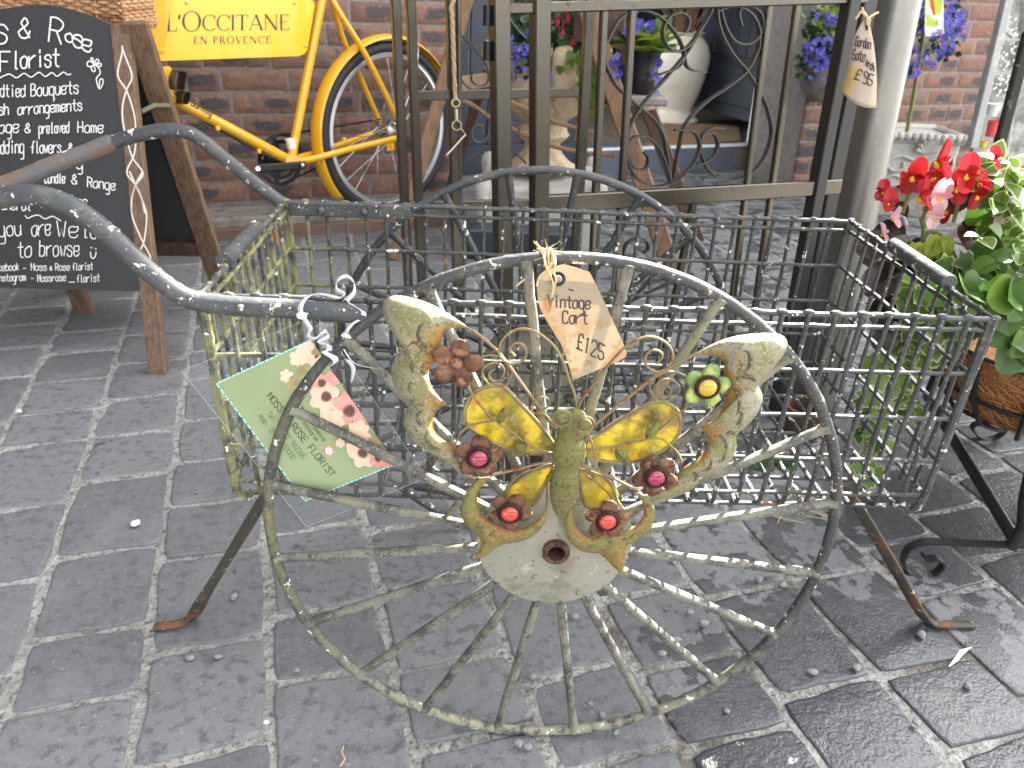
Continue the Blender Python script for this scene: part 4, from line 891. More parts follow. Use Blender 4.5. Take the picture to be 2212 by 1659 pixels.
sg = strokes('&', 150, 290, 40, 0, 25, jit=.1)+strokes('R', 372, 318, 40, 8, 31, up=(.12, -1))+strokes('o', 508, 318, 40, 8, 16)+strokes('s', 566, 358, 40, 8, 23)+strokes('e', 634, 388, 40, 8, 22)+strokes('s', -52, 330, 40, 0, 34)
sg += strokes('F', 0, 548, 60, 0, 25)+strokes('lorist', 100, 528, 62, -3, 22)
wv = []
for x, y in [(0, 600), (30, 585), (75, 572), (130, 600), (185, 565), (240, 595), (300, 558), (350, 590), (400, 560), (440, 588), (490, 556), (520, 576), (548, 570)]: wv.append(V((x, y, 0)))
sg2 = [cr(wv, 4)]
sg2 += strokes('ndtied', -38, 745, 40, 0, 15)+strokes('Bouquets', 240, 742, 47, -3, 15.5)
sg2 += strokes('sh', -8, 885, 42, 0, 14)+strokes('arrangements', 138, 886, 42, -3, 14)
sg2 += strokes('age', -10, 1028, 56, -3, 15)+strokes('&', 195, 1022, 40, 0, 12)+strokes('preloved', 300, 1030, 30, -1, 13.5)+strokes('Home', 600, 1022, 52, 0, 14)
sg2 += strokes('edding', -35, 1188, 38, -2, 16)+strokes('flowers', 240, 1180, 34, 0, 15)+strokes('&', 528, 1165, 40, 0, 10)+strokes('y', 590, 1300, 40, 0, 14)
sg2 += strokes('candle', 345, 1412, 27, 0, 12)+strokes('&', 555, 1418, 40, 0, 12)+strokes('Range', 675, 1440, 45, 6, 12.5)
sg2 += strokes('Funeral', -30, 1612, 40, 2, 13)+strokes('Tributes', 300, 1600, 48, 1, 17)
fl_ = [V((x, y, 0)) for x, y in ((725, 495), (690, 470), (670, 495), (690, 515), (725, 495), (700, 455), (715, 448), (728, 490), (745, 455), (765, 475), (730, 498), (780, 490), (770, 515), (728, 500), (735, 545), (715, 550), (705, 525), (728, 500), (765, 530), (772, 570), (745, 600), (748, 640), (768, 688), (795, 640), (790, 610), (770, 615), (765, 680))]
sg2 += [cr(fl_, 3)]
mb = MB(); ink(mb, sg, lambda x, y: onb(*z1(x, y), .0006), .0033, BN); mb.build('heading_lettering', CHALK, ab, smooth=False); mb = MB(); ink(mb, sg2, lambda x, y: onb(*z1(x, y), .0006), .0023, BN); mb.build('list_lettering', CHALK, ab, smooth=False); mb = MB()
sg3 = [cr([V((x, y, 0)) for x, y in ((195, 400), (215, 420), (255, 402), (300, 396), (345, 424), (400, 405), (430, 415), (470, 440))], 4)]
sg3 += strokes('you', -8, 560, 62, -4, 19, up=(-.05, -1))+strokes('are', 245, 558, 52, -4, 20)+strokes('Wel', 440, 560, 92, 4, 20)+strokes('come', 700, 575, 60, 2, 19)
sg3 += strokes('to', 135, 725, 60, -6, 20)+strokes('browse', 305, 712, 53, 0, 20)+[cr([V((x, y, 0)) for x, y in ((698, 680), (702, 715), (718, 730), (735, 712), (742, 678))], 4), [V((700, 645, 0)), V((708, 648, 0))], [V((735, 655, 0)), V((742, 657, 0))]]
ink(mb, sg3, lambda x, y: onb(*z2(x, y), .0006), .0022, BN)
mb.build('welcome_lettering', CHALK, ab, smooth=False); mb = MB()
sg4 = strokes('cebook', -12, 826, 28, -1, 9)+strokes('-', 180, 822, 28, 0, 8)+strokes('Moss', 240, 822, 32, 0, 9)+strokes('&', 385, 820, 20, 0, 5)+strokes('Rose', 428, 822, 29, 0, 9)+strokes('florist', 560, 822, 23, -1, 9)
sg4 += strokes('Instagram', -30, 908, 26, -1, 9)+strokes('-', 240, 900, 28, 0, 8)+strokes('Mossrose', 290, 910, 28, -1, 9)+strokes('_', 530, 912, 28, 0, 14)+strokes('florist', 592, 914, 26, -1, 9.5)
ink(mb, sg4, lambda x, y: onb(*z2(x, y), .0006), .0016, BN)
mb.build('contact_lettering', CHALK, ab, smooth=False)
# back half
BF = gnd(507, 655); BA2 = (AP-BF).normalized()
BN2 = BE.cross(BA2).normalized(); BN2 = -BN2 if BN2.y > 0 else BN2
def onb2(px, py, k=0): return onp(px, py, BF+BN2*k, BN2)
mb = MB(); mb.beam(onb2(*z1(1040, 170)), onb2(490, 655), .054, .022, BN2, .002); mb.build('rear_leg', WOOD, ab)
mb = MB(); fl2 = gnd(184, 676); mb.beam(fl2, onb2(*z1(-170, 200)), .048, .022, BN2, .002); mb.build('rear_leg', WOOD, ab)
mb = MB(); mb.slab([onb2(*p, -.004) for p in (z1(1120, 300), z1(1180, 480), z1(1500, 1659), z2(1560, 640), z2(-100, 640), z1(-100, 300))], BN2, .008); mb.build('rear_panel', BOARD, ab, smooth=False)
mb = MB(); mb.beam(onb2(*z2(-100, 640)), onb2(*z2(1660, 655)), .04, .02, BN2, .002); mb.build('rear_rail', WOODR, ab)
mb = MB()
A_, B_, C_ = onb(*z1(1090, 862), -.03), onb2(*z1(1195, 810), .06), onb2(*z1(1312, 812), .014)
mb.beam(A_, B_, .011, .003, BN); mb.beam(B_, C_, .011, .003, BN); mb.build('folding_stay', mat('olive metal', (.14, .13, .08), .45, .4), ab)
# ================================================================ BICYCLE
th = rad(48); FD = V((-math.cos(th), -math.sin(th), 0)); BPN = FD.cross(UP).normalized()
if BPN.y > 0: BPN = -BPN
AX = aty(838, 281, 2.99); BR = .308; zq = Z(440, 0, 560, 1548); zz = Z(350, 0, 800)
def onk(px, py, off=0): return onp(px, py, AX+BPN*off, BPN)
bk = thing('bicycle', AX-UP*BR, 'glossy yellow delivery bicycle with a lettered frame plate parked by the brick wall', 'bicycle')
def wheel_b(c, R, label_spokes=28):
    mb = MB(); circ = lambda r, o=0: [c+(FD*math.cos(a)+UP*math.sin(a))*r+BPN*o for a in [2*math.pi*q/72 for q in range(72)]]
    mb.tube(circ(R-.022), .022, 12, closed=True); W = mb.build('wheel', RUBBER, bk)
    mb = MB(); mb.bar(circ(R-.046)+circ(R-.046)[:1], .024, .012, BPN); mb.tube(circ(R-.041, .011), .004, 7, closed=True); mb.tube(circ(R-.041, -.011), .004, 7, closed=True); mb.tube(circ(R-.052, .009), .003, 7, closed=True); mb.build('rim', ALU, W)
    mb = MB(); mb.tube([c-BPN*.05, c+BPN*.05], .006, 8); mb.lathe([(.0, -.04), (.018, -.04), (.03, -.034), (.03, -.028), (.026, -.02), (.026, .02), (.03, .028), (.03, .034), (.018, .04), (0, .04)], c, BPN, 20, FD); mb.build('hub', CHROME, W)
    mb = MB()
    for k in range(label_spokes):
        a = 2*math.pi*k/label_spokes; sd2 = 1 if k % 2 else -1; b2 = a+(.9 if (k//2) % 2 else -.9)
        mb.tube([c+(FD*math.cos(b2)+UP*math.sin(b2))*.028+BPN*(.03*sd2), c+(FD*math.cos(a)+UP*math.sin(a))*(R-.05)], .0011, 5)
    mb.build('spokes', CHROME, W)
wheel_b(AX, BR); wheel_b(AX+FD*1.16-UP*.08, BR-.08)
mb = MB()
def tb(pts, r, off=0, fo=None): mb.tube(cr([onk(*zq(x, y), off if fo is None else fo[i]) for i, (x, y) in enumerate(pts)], 4), r, 12)
tb([(985, -120), (955, 0), (850, 540), (748, 1080)], .0155)
tb([(-260, 530), (-60, 665), (330, 865), (735, 1082)], .0175)
tb([(1010, -60), (1060, 60), (1250, 370), (1452, 770), (1500, 870)], .0105, fo=(0, .02, .045, .055, .056)); tb([(1010, -60), (1050, 100), (1110, 290), (1215, 520), (1345, 820)], .0100, fo=(0, -.02, -.045, -.055, -.056))
tb([(760, 1085), (880, 1075), (1150, 1005), (1450, 935), (1500, 925)], .0115, fo=(0, .03, .05, .055, .055)); tb([(760, 1075), (900, 1035), (1080, 975), (1330, 890)], .0115, fo=(0, -.03, -.05, -.055))
tb([(-255, 300), (-270, 640)], .021); tb([(985, -110), (-240, -180)], .015)
mb.tube([onk(*zq(755, 1085), .035), onk(*zq(755, 1085), -.035)], .021, 14)
frame_b = mb.build('frame', YEL, bk)
mb = MB(); c = onk(*zq(1420, 985), .055); mb.box(c, .035, .006, .035, FD, BPN, UP, .002); mb.ball(c+BPN*.004, .006, 8, 6)
for x, y in ((250, 865), (530, 1020), (1000, 1083), (1105, 940), (930, 1095)): mb.box(onk(*zq(x, y), .01), .014, .014, .014, FD, BPN, UP, .002)
mb.build('cable_stop', YEL, bk)
mb = MB(); N_ = 60; a0, a1 = rad(33), rad(222); rows = []
for i in range(N_+1):
    a = a0+(a1-a0)*i/N_; d = -FD*math.cos(a)+UP*math.sin(a)
    rows.append([mb.vert(AX+d*(BR+.022-.016*abs(q)**2.2)+BPN*(.033*q)) for q in (-1, -.8, -.5, -.2, .2, .5, .8, 1)])
# front end of the guard runs down towards the bottom bracket
for a, b in zip(rows, rows[1:]):
    for k in range(7): mb.face((a[k], a[k+1], b[k+1], b[k]))
g_ = mb.build('mudguard', YEL, bk); md = g_.modifiers.new('thick', 'SOLIDIFY'); md.thickness = .002
mb = MB()
for px0, py0, px1, py1 in ((1022, 107, 1018, 186),): mb.tube([onk(.8848*px0, .8848*py0, .04), onk(.8848*px1, .8848*py1, .03), AX+BPN*.045], .0022, 6)
mb.build('guard_stay', CHROME, bk)
mb = MB(); cc = onk(*zq(680, 1078), -.045)
for r, t_ in ((.082, .004), (.060, .006)): mb.bar([cc+(FD*math.cos(a)+UP*math.sin(a))*r for a in [2*math.pi*q/48 for q in range(49)]], .004, .012, BPN)
for k in range(5):
    a = 2*math.pi*k/5; d = FD*math.cos(a)+UP*math.sin(a); mb.beam(cc, cc+d*.078, .022, .004, BPN)
mb.build('chainring', BLK, bk)
mb = MB(); mb.beam(onk(*zq(850, 1113), .06), onk(*zq(520, 1138), .06), .026, .014, BPN, .005); cr_ = mb.build('crank_arm', BLK, bk)
mb = MB(); mb.ball(onk(*zq(825, 1116), .072), .009, 10, 6); mb.tube([onk(*zq(525, 1138), .06), onk(*zq(525, 1138), .075)], .008, 10); mb.build('crank_bolt', CHROME, cr_)
mb = MB(); mb.tube([cc+UP*.08, AX-BPN*.045+UP*.035], .0035, 5); mb.tube([cc-UP*.08, AX-BPN*.045-UP*.035], .0035, 5); mb.build('chain', BLK, bk)
mb = MB(); mb.tube([onk(*zq(740, 935), .0), onk(*zq(757, 1000), 0)], .0163, 12); mb.build('frame_sticker', WHP, bk)
mb = MB(); mb.tube(cr([onk(*zq(x, y), -.002) for x, y in ((-60, 690), (150, 805), (500, 1005), (640, 1075))], 4), .006, 7); mb.build('cable', BLK, bk)
# name plate in the frame
PO = .022
sp = [zz(*p) for p in ((100, 412), (1050, 378), (1085, 365), (1108, 335), (1157, 40), (1150, 8), (1125, -2), (130, -6), (95, 12), (48, 245))]
mb = MB(); mb.slab([onk(*p, PO) for p in sp], BPN, .004); plate = mb.build('name_plate', SIGNY, bk, smooth=False)
def serif(mb, text, x, y, H, thick, thin, fm, n, sp_=.12, off=0):
    """roman capitals with thick/thin strokes; returns the end x"""
    W_ = {'L': .62, "'": .22, 'O': .98, 'C': .86, 'I': .26, 'T': .80, 'A': .86, 'N': .96, 'E': .66, 'P': .66, 'R': .76, 'V': .84, ' ': .42}
    def Q(pts): mb.face([mb.vert(fm(x+p[0]*H, y-p[1]*H)) for p in pts])
    def st(x0, y0, x1, y1, w_):
        L = math.hypot(x1-x0, y1-y0); nx, ny = -(y1-y0)/L*w_/2, (x1-x0)/L*w_/2; Q(((x0+nx, y0+ny), (x0-nx, y0-ny), (x1-nx, y1-ny), (x1+nx, y1+ny)))
    def sf_(cx, cy, h=.10): Q(((cx-h, cy-.018), (cx+h, cy-.018), (cx+h, cy+.018), (cx-h, cy+.018)))
    def arc(cx, cy, rx, ry, a0, a1, m=22):
        for i in range(m):
            A = [a0+(a1-a0)*(i+k)/m for k in (0, 1)]; P = []
            for a in A:
                w_ = thin+(thick-thin)*abs(math.cos(a))**1.4; P.append(((cx+(rx)*math.cos(a), cy+(ry)*math.sin(a)), (cx+(rx-w_)*math.cos(a), cy+(ry-thin-(w_-thin)*.15)*math.sin(a))))
            Q((P[0][0], P[1][0], P[1][1], P[0][1]))
    for ch in text:
        w_ = W_[ch]; ox = x
        if ch == 'L': st(.10, 0, .10, 1, thick); st(.1, .02, .56, .02, thin); st(.55, 0, .58, .2, thin); sf_(.1, .98)
        if ch == "'": st(.10, 1, .05, .72, thick*.9)
        if ch == 'O': arc(.48, .5, .48, .52, 0, 2*math.pi, 36)
        if ch == 'C': arc(.48, .5, .48, .52, .75, 2*math.pi-.75, 30); st(.80, .68, .82, .95, thin)
        if ch == 'I': st(.12, 0, .12, 1, thick); sf_(.12, .98); sf_(.12, .02)
        if ch == 'T': st(.40, 0, .40, 1, thick); st(.04, .98, .76, .98, thin); st(.04, .8, .05, .99, thin); st(.75, .8, .76, .99, thin); sf_(.4, .02)
        if ch == 'A': st(.04, 0, .42, 1, thin); st(.42, 1, .80, 0, thick); st(.18, .36, .66, .36, thin); sf_(.05, .02, .08); sf_(.79, .02, .1)
        if ch == 'N': st(.12, 0, .12, 1, thin); st(.12, 1, .82, 0, thick); st(.82, 0, .82, 1, thin); sf_(.12, .02, .09); sf_(.82, .98, .09); sf_(.07, .98, .07)
        if ch == 'E': st(.10, 0, .10, 1, thick); st(.1, .98, .54, .98, thin); st(.1, .52, .46, .52, thin); st(.1, .02, .58, .02, thin); st(.57, 0, .6, .18, thin); st(.53, .84, .54, 1, thin)
        if ch in 'PR': st(.10, 0, .10, 1, thick); arc(.24, .74, .34, .26, -math.pi/2, math.pi/2, 14); st(.1, .98, .26, .98, thin); st(.1, .48, .26, .48, thin); sf_(.1, .02)
        if ch == 'R': st(.28, .5, .72, 0, thick)
        if ch == 'V': st(.06, 1, .42, 0, thick); st(.42, 0, .76, 1, thin); sf_(.07, .98, .09); sf_(.76, .98, .08)
        x = ox+(w_+sp_)*H
    return x
mb = MB(); fm = lambda x, y: onk(*zz(x, y-(x-160)*.008), PO+.0008)
x = serif(mb, "L'", 160, 212, 112, .13, .045, fm, BPN, .05); serif(mb, 'O', 262, 212, 134, .12, .04, fm, BPN); serif(mb, 'CCITANE', 398, 209, 106, .125, .045, fm, BPN, .055)
serif(mb, 'EN PROVENCE', 342, 298, 50, .14, .06, fm, BPN, .20); mb.build('plate_lettering', INKP, plate, smooth=False)
mb = MB()
for x, y in ((293, 18), (1022, 20), (1100, 310)): mb.ball(onk(*zz(x, y), PO+.002), .0045, 8, 6)
mb.build('plate_screw', CHROME, plate)
mb = MB(); sg = strokes('Pashley', 1448, 800, 27, 13.5, 8, up=(.35, -1), jit=.1); ink(mb, sg, lambda x, y: onk(*z1(x, y), .0195), .0032, BPN)
mb.build('frame_badge', mat('badge ink', (.05, .03, .01), .4), frame_b, smooth=False)
mb = MB()
for q in ([(1320, 690), (1310, 620), (1330, 560), (1370, 545), (1410, 565), (1400, 640), (1395, 690)], [(1375, 800), (1385, 730), (1410, 705), (1440, 720), (1432, 770), (1415, 800)]): mb.bar(cr([onk(*z1(x, y), .03) for x, y in q], 5), .05, .004, BPN)
mb.build('black_clip', BLK, bk)
mb = MB(); mb.box(onk(*z1(1275, 640), .01), .04, .03, .09, FD, BPN, UP, .006); mb.build('carrier_lug', YEL, bk)
mb = MB(); a_ = onk(340, 60); mb.beam(onk(352, -20, .05), onk(334, 110, .05), .05, .01, BPN); mb.build('carrier_frame', YEL, bk)
# wicker basket in the carrier
wb_ = MB(); WY = 2.08; RX0 = aty(262, 20, WY).x; Wz0, Wz1 = aty(250, 66, WY).z, .98; rw2 = random.Random(9)
def weave(o, d, L, side):
    n = int(L/.021)
    for i in range(n+1):
        p = o+d*(L*i/n); wb_.cr = rw2.random(); wb_.tube([p+V((0, 0, Wz0)), p+V((0, 0, Wz1))], .0032, 6)
    rows_ = int((Wz1-Wz0)/.0078)
    for j in range(rows_):
        z = Wz0+.0078*j+rw2.uniform(-.001, .001); P = []; wb_.cr = rw2.random()
        for i in range(n*4+1):
            t = i/(n*4); ph = math.cos(math.pi*i/4+(math.pi if j % 2 else 0)); P.append(o+d*(L*t)+side*(.0055*ph)+V((0, 0, z+rw2.uniform(-.0006, .0006))))
        wb_.tube(P, .0034, 5)
weave(V((RX0-.55, WY, 0)), V((1, 0, 0)), .55, V((0, -1, 0))); weave(V((RX0, WY, 0)), V((-.05, 1, 0)).normalized(), .20, V((1, 0, 0)))
weave(V((RX0-.56, WY+.20, 0)), V((1, 0, 0)), .55, V((0, 1, 0))); weave(V((RX0-.55, WY, 0)), V((-.05, 1, 0)).normalized(), .20, V((-1, 0, 0)))
tag(wb_.build('wicker_basket', WICK), 'tan woven wicker carrier basket behind the chalkboard, on the front of the bicycle', 'basket')
# ================================================================ GARDEN GATE ARCH
ga = rad(25); GD = V((math.cos(ga), math.sin(ga), 0)); GN = UP.cross(GD).normalized(); GN = -GN if GN.y > 0 else GN
GP = gnd(1714, 897)
def ong(px, py, k=0): return onp(px, py, GP-GN*k, GN)   # k = metres behind the gate plane
gt = thing('garden_gate_arch', gnd(1400, 960), 'bronze grey metal garden gate arch with flat scrollwork behind the cart', 'garden arch')
def toground(a, b, k):
    """extend the pixel line a-b down to the street"""
    A, B = ong(*a, k), ong(*b, k); t = (0-A.z)/(B.z-A.z); return A, A+(B-A)*t
z3 = Z(1200, 0, 400); z4 = Z(1400, 0, 700); z5 = Z(1550, 0, 400); z3b = Z(930, 0, 400); z2b = Z(930, 280, 400); z4c = Z(1200, 280, 400); z7 = Z(1300, 400, 800); z6 = Z(1600, 500, 500)
def post(a, b, w_, t, k=0, name='bar', up_=60, par=None, m=None):
    A, G_ = toground(a, b, k); A = A+(A-G_).normalized()*.12; mb = MB(); mb.beam(A, G_, w_, t, GN, .0018); return mb.build(name, m or GATE, par or gt)
post(z3(105, 0), z4c(145, 1290), .0275, .028, 0, 'post'); post(z3(655, 0), z4c(640, 1290), .0275, .028, 0, 'post')
post(z3(1520, 110), z4c(1410, 1000), .0125, .0125, .004); post(z3(1905, 0), z4c(1745, 1280), .0125, .0125, .004)
post(z5(1815, 60), z5(1615, 1659), .0125, .0125, .004); post(z5(2200, 0), z5(1970, 1659), .0125, .0125, .004)
za1, za2 = Z(1900, 0, 600), z6
post(za1(650, 30), za1(400, 1400), .026, .028, .0, 'post', m=GATESHADE); post(za1(790, 0), za1(520, 1400), .034, .030, .035, 'post', m=GATESHADE)
def rail_(a, b, w_, t, k=0, name='rail'):
    mb = MB(); mb.beam(ong(*a, k), ong(*b, k), w_, t, GN, .0018); return mb.build(name, GATE, gt)
rail_(z3(175, 118), z4(2250, -12), .0165, .018, .002); rail_(z4c(560, 1215), z4(2045, 1437), .030, .020, .002)
mb = MB(); A, B = ong(*z4(935, 1520), .004), ong(*z6(360, 100), .004); A2, B2 = toground(z4(935, 1520), z6(350, 300), .004); mb.beam(A2, B2, .0125, .0125, GN); mb.build('bar', GATE, gt)
SC = [[(1075, 0), (1060, 80), (1020, 160), (960, 255), (870, 410), (720, 590), (590, 735), (490, 865), (432, 985), (415, 1100), (420, 1240), (480, 1365), (590, 1428), (690, 1428), (800, 1388), (900, 1290), (958, 1190), (970, 1100), (935, 1025), (870, 1000), (780, 1003)],
 [(1100, -20), (1112, 150), (1150, 280), (1230, 420), (1330, 540), (1420, 680), (1490, 830), (1526, 980), (1518, 1080), (1478, 1200), (1400, 1310), (1300, 1372), (1190, 1393), (1090, 1358), (1020, 1280), (980, 1180), (974, 1100), (1000, 1030), (1060, 990), (1160, 990)],
 [(1060, 90), (980, 230), (905, 335), (830, 388), (760, 388), (703, 320), (690, 220), (740, 130), (820, 98), (878, 130), (886, 190), (862, 250)], [(1130, 60), (1168, 200), (1230, 305), (1310, 342), (1400, 312), (1450, 222), (1447, 120), (1390, 60), (1310, 48), (1272, 100), (1292, 200)],
 [(1420, 380), (1340, 540), (1200, 662), (1040, 772), (920, 882), (850, 985), (820, 1100), (790, 1250), (770, 1375)], [(260, 320), (330, 180), (400, 112), (480, 88), (560, 85), (650, 120), (740, 200), (812, 300), (850, 400), (840, 470), (790, 530), (660, 575)],
 [(250, 320), (246, 480), (290, 590), (352, 685), (500, 820), (605, 905), (680, 1020), (712, 1150), (745, 1385)], [(852, 400), (868, 500), (920, 542), (1020, 555)], [(1000, 1030), (1080, 1032), (1112, 1112), (1080, 1200), (1010, 1255), (950, 1258)],
 [(415, 1130), (440, 1076), (500, 1050), (570, 1060), (640, 1120), (690, 1210), (722, 1300), (742, 1390)], [(545, 1175), (572, 1220), (562, 1290), (510, 1310), (450, 1270), (424, 1200)], [(1100, 90), (1200, 55), (1300, 62), (1380, 120), (1430, 230), (1425, 380)]]
for q in SC:
    mb = MB(); mb.bar(cr([ong(*z4(*p), .008) for p in q], 7), .0115, .0026, GN); mb.build('scroll', SCROLLM, gt)
# scrolls of the lower half, seen through the basket
for q in ([(270, 620), (230, 530), (255, 440), (330, 400), (385, 420), (400, 470), (370, 500)], [(310, 800), (440, 650), (560, 520), (640, 400)], [(240, 850), (420, 760), (600, 690), (700, 640)]):
    mb = MB(); mb.bar(cr([ong(*Z(1300, 400, 800)(x+380, y+100), .008) for x, y in q], 6), .0115, .0026, GN); mb.build('scroll', SCROLLM, gt)
for yy in (210, 690):
    mb = MB(); c = ong(*z3b(1440, yy), .006); mb.tube([c-UP*.014, c+UP*.014], .0075, 12); mb.box(c+GD*.010, .018, .006, .024, GD, GN, UP, .001); mb.build('hinge', BLK, gt)
mb = MB(); mb.tube(cr([ong(*z3(x, y), -.003) for x, y in ((225, 60), (180, 65), (168, 110), (180, 160), (225, 165))], 5), .0012, 6); mb.build('latch_loop', BLK, gt)
# side panel of the arch, 30 cm further back
KB = .34
sp_ = thing('trellis_panel', ong(1050, 900, KB), 'narrow grey metal trellis side panel of the arch with thin wire scrolls', 'trellis')
for a, b, w_ in ((z3b(195, 0), z3b(270, 1659), .0175), (z3b(395, 0), z3b(462, 1659), .0175), (z3b(935, 0), z3b(975, 1659), .0175), (z3b(1040, 0), z3b(1052, 1659), .009), (z3(1315, 160), z4c(1190, 900), .0215)):
    post(a, b, w_, .016, KB, 'bar', par=sp_)
for a, b, w_ in ((z3b(480, 1292), z3(1165, 1245), .019), (z2b(300, 1228), z2b(2300, 1180), .016)):
    mb = MB(); mb.beam(ong(*a, KB), ong(*b, KB), w_, .015, GN, .0015); mb.build('rail', GATE, sp_)
for q in ([(1000, 380), (1100, 490), (1250, 640), (1370, 790), (1440, 920), (1470, 1050)], [(1480, 400), (1300, 540), (1150, 700), (1080, 850), (1070, 980), (1110, 1110), (1210, 1200), (1330, 1230)], [(1720, 180), (1760, 290), (1850, 410), (1960, 520)], [(1950, 560), (1800, 680), (1680, 830)]):
    mb = MB(); mb.tube(cr([ong(*z3b(*p), KB) for p in q], 6), .0022, 6); mb.build('wire_scroll', SCROLLM, sp_)
for cx, cy2, r in ((1340, 1040, 120), (1720, 1010, 110)):
    mb = MB(); mb.bar([ong(*z3b(cx+r*math.cos(a), cy2+r*math.sin(a)), KB) for a in [2*math.pi*q/30 for q in range(31)]], .009, .002, GN); mb.build('wire_ring', SCROLLM, sp_)
for q in ([(1370, 260), (1375, 170), (1320, 140), (1250, 180), (1230, 270), (1260, 350), (1330, 380), (1400, 350), (1450, 280), (1480, 150)], [(1440, 320), (1340, 480), (1180, 620), (1080, 740), (1040, 900)], [(1725, 350), (1800, 350), (1860, 280), (1860, 180), (1800, 110), (1720, 120)], [(1720, 430), (1850, 540), (1960, 660)], [(1040, 1040), (1100, 1150), (1250, 1210)]):
    mb = MB(); mb.tube(cr([ong(*z2b(*p), KB) for p in q], 6), .0022, 6); mb.build('wire_scroll', SCROLLM, sp_)
# plaited cord with ring
kc = thing('plaited_cord', ong(*z3b(985, 700), KB-.03), 'tan plaited cord with brass ring hanging from the trellis', 'cord')
mb = MB(); CP_ = cr([ong(*z3b(*p), KB-.02) for p in ((985, 0), (945, 100), (960, 200), (972, 500), (985, 850), (1005, 1330))], 20); m = len(CP_)
for s3 in range(3):
    mb.tube([p+GD*(.0028*math.sin(i*.75+s3*2.1))+GN*(.0017*math.sin(i*1.5+s3*2.1)) for i, p in enumerate(CP_)], .0019, 5)
mb.build('cord', mat('tan cord', (.42, .30, .19), .8), kc)
mb = MB()
for cx, cy2, r, rr in ((1010, 1392, 52, .0018), (1025, 1695, 62, .0013)): mb.tube([ong(*z3b(cx+r*math.cos(a), cy2+r*math.sin(a)), KB-.02) for a in [2*math.pi*q/24 for q in range(24)]], rr, 7, closed=True)
mb.build('ring', mat('brass ring', (.45, .38, .22), .3, .9), kc)
mb = MB(); mb.tube([ong(*z3b(1018, 1470), KB-.02), ong(*z3b(1024, 1625), KB-.02)], .003, 8); mb.tube([ong(*z2b(1085, 195), KB-.02), ong(*z2b(1145, 265), KB-.02), ong(*z2b(890, 545), KB-.02)], .0018, 6); mb.build('hook', mat('pale hook', (.6, .55, .42), .35, .5), kc)
# ================================================================ STEEL POLE AND ITS TAG
pa, pb = aty(1943, -20, 1.78), aty(1866, 372, 1.73); dp = (pb-pa).normalized(); pf = pa+dp*((0-pa.z)/dp.z)
mb = MB(); mb.tube([pf+V((0, 0, -.02)), pa-dp*1.6], .047, 40); tag(mb.build('steel_pole', POLEM), 'thick galvanised steel pole standing right of the garden gate', 'pole')
zg = Z(2050, 0, 450, 1778); TY = 1.52
pt2 = thing('price_tag', aty(*zg(220, 600), TY), 'tea stained paper tag reading Garden Gate Arch, hung on the gate post', 'price tag')
def ontg(x, y, k=0):
    q = (x-180)/180; return aty(*zg(x, y), TY-k+.012*q*q-.010*max(0, (y-800)/240)**2)
L_ = [(240, 190), (198, 240), (160, 310), (138, 360), (118, 460), (98, 560), (80, 650), (60, 722), (30, 800), (0, 872)]; R2_ = [(268, 190), (290, 240), (305, 300), (322, 380), (335, 470), (346, 560), (355, 680), (360, 800), (357, 930), (353, 1036)]
mb = MB(); G = []
for a, b in zip(resample([V((*p, 0)) for p in L_], 16), resample([V((*p, 0)) for p in R2_], 16)):
    G.append([mb.vert(ontg(*(a.lerp(b, t)[:2]))) for t in (0, .2, .4, .6, .8, 1)])
G.append([mb.vert(ontg(*p)) for p in ((60, 930), (110, 975), (160, 1008), (215, 1030), (285, 1041), (350, 1040))])
for a, b in zip(G, G[1:]):
    for k in range(5): mb.face((a[k], b[k], b[k+1], a[k+1]))
o = mb.build('paper', PAPER2, pt2); md = o.modifiers.new('thick', 'SOLIDIFY'); md.thickness = .0005
mb = MB(); sg = strokes('Garden', 150, 440, 25, 6, 15, up=(.15, -1))+strokes('Gate', 120, 570, 32, 7, 16, up=(.15, -1))+strokes('Arch', 250, 630, 21, 16, 12, up=(.1, -1))+strokes('\u00a3', 140, 760, 60, 20, 16, up=(.35, -1))+strokes('95', 215, 790, 52, 22, 17, up=(.25, -1))
ink(mb, sg, lambda x, y: ontg(x, y, .0012), .0022, V((0, -1, 0))); mb.build('lettering', INKB, pt2, smooth=False)
mb = MB()
for q in ([(262, 240), (262, 160), (225, 110), (215, 70)], [(262, 200), (285, 170), (330, 140), (370, 120)], [(250, 160), (210, 110), (180, 150), (150, 185)], [(265, 245), (290, 200), (270, 165)]): mb.tube(cr([ontg(*p, .004) for p in q], 5), .0022, 6)
mb.build('twine', TWINE, pt2)
mb = MB(); mb.tube([ontg(*p, .002) for p in ((258, 240), (262, 290), (268, 290), (266, 240))], .0012, 6); mb.build('tag_hole', BLK, pt2)
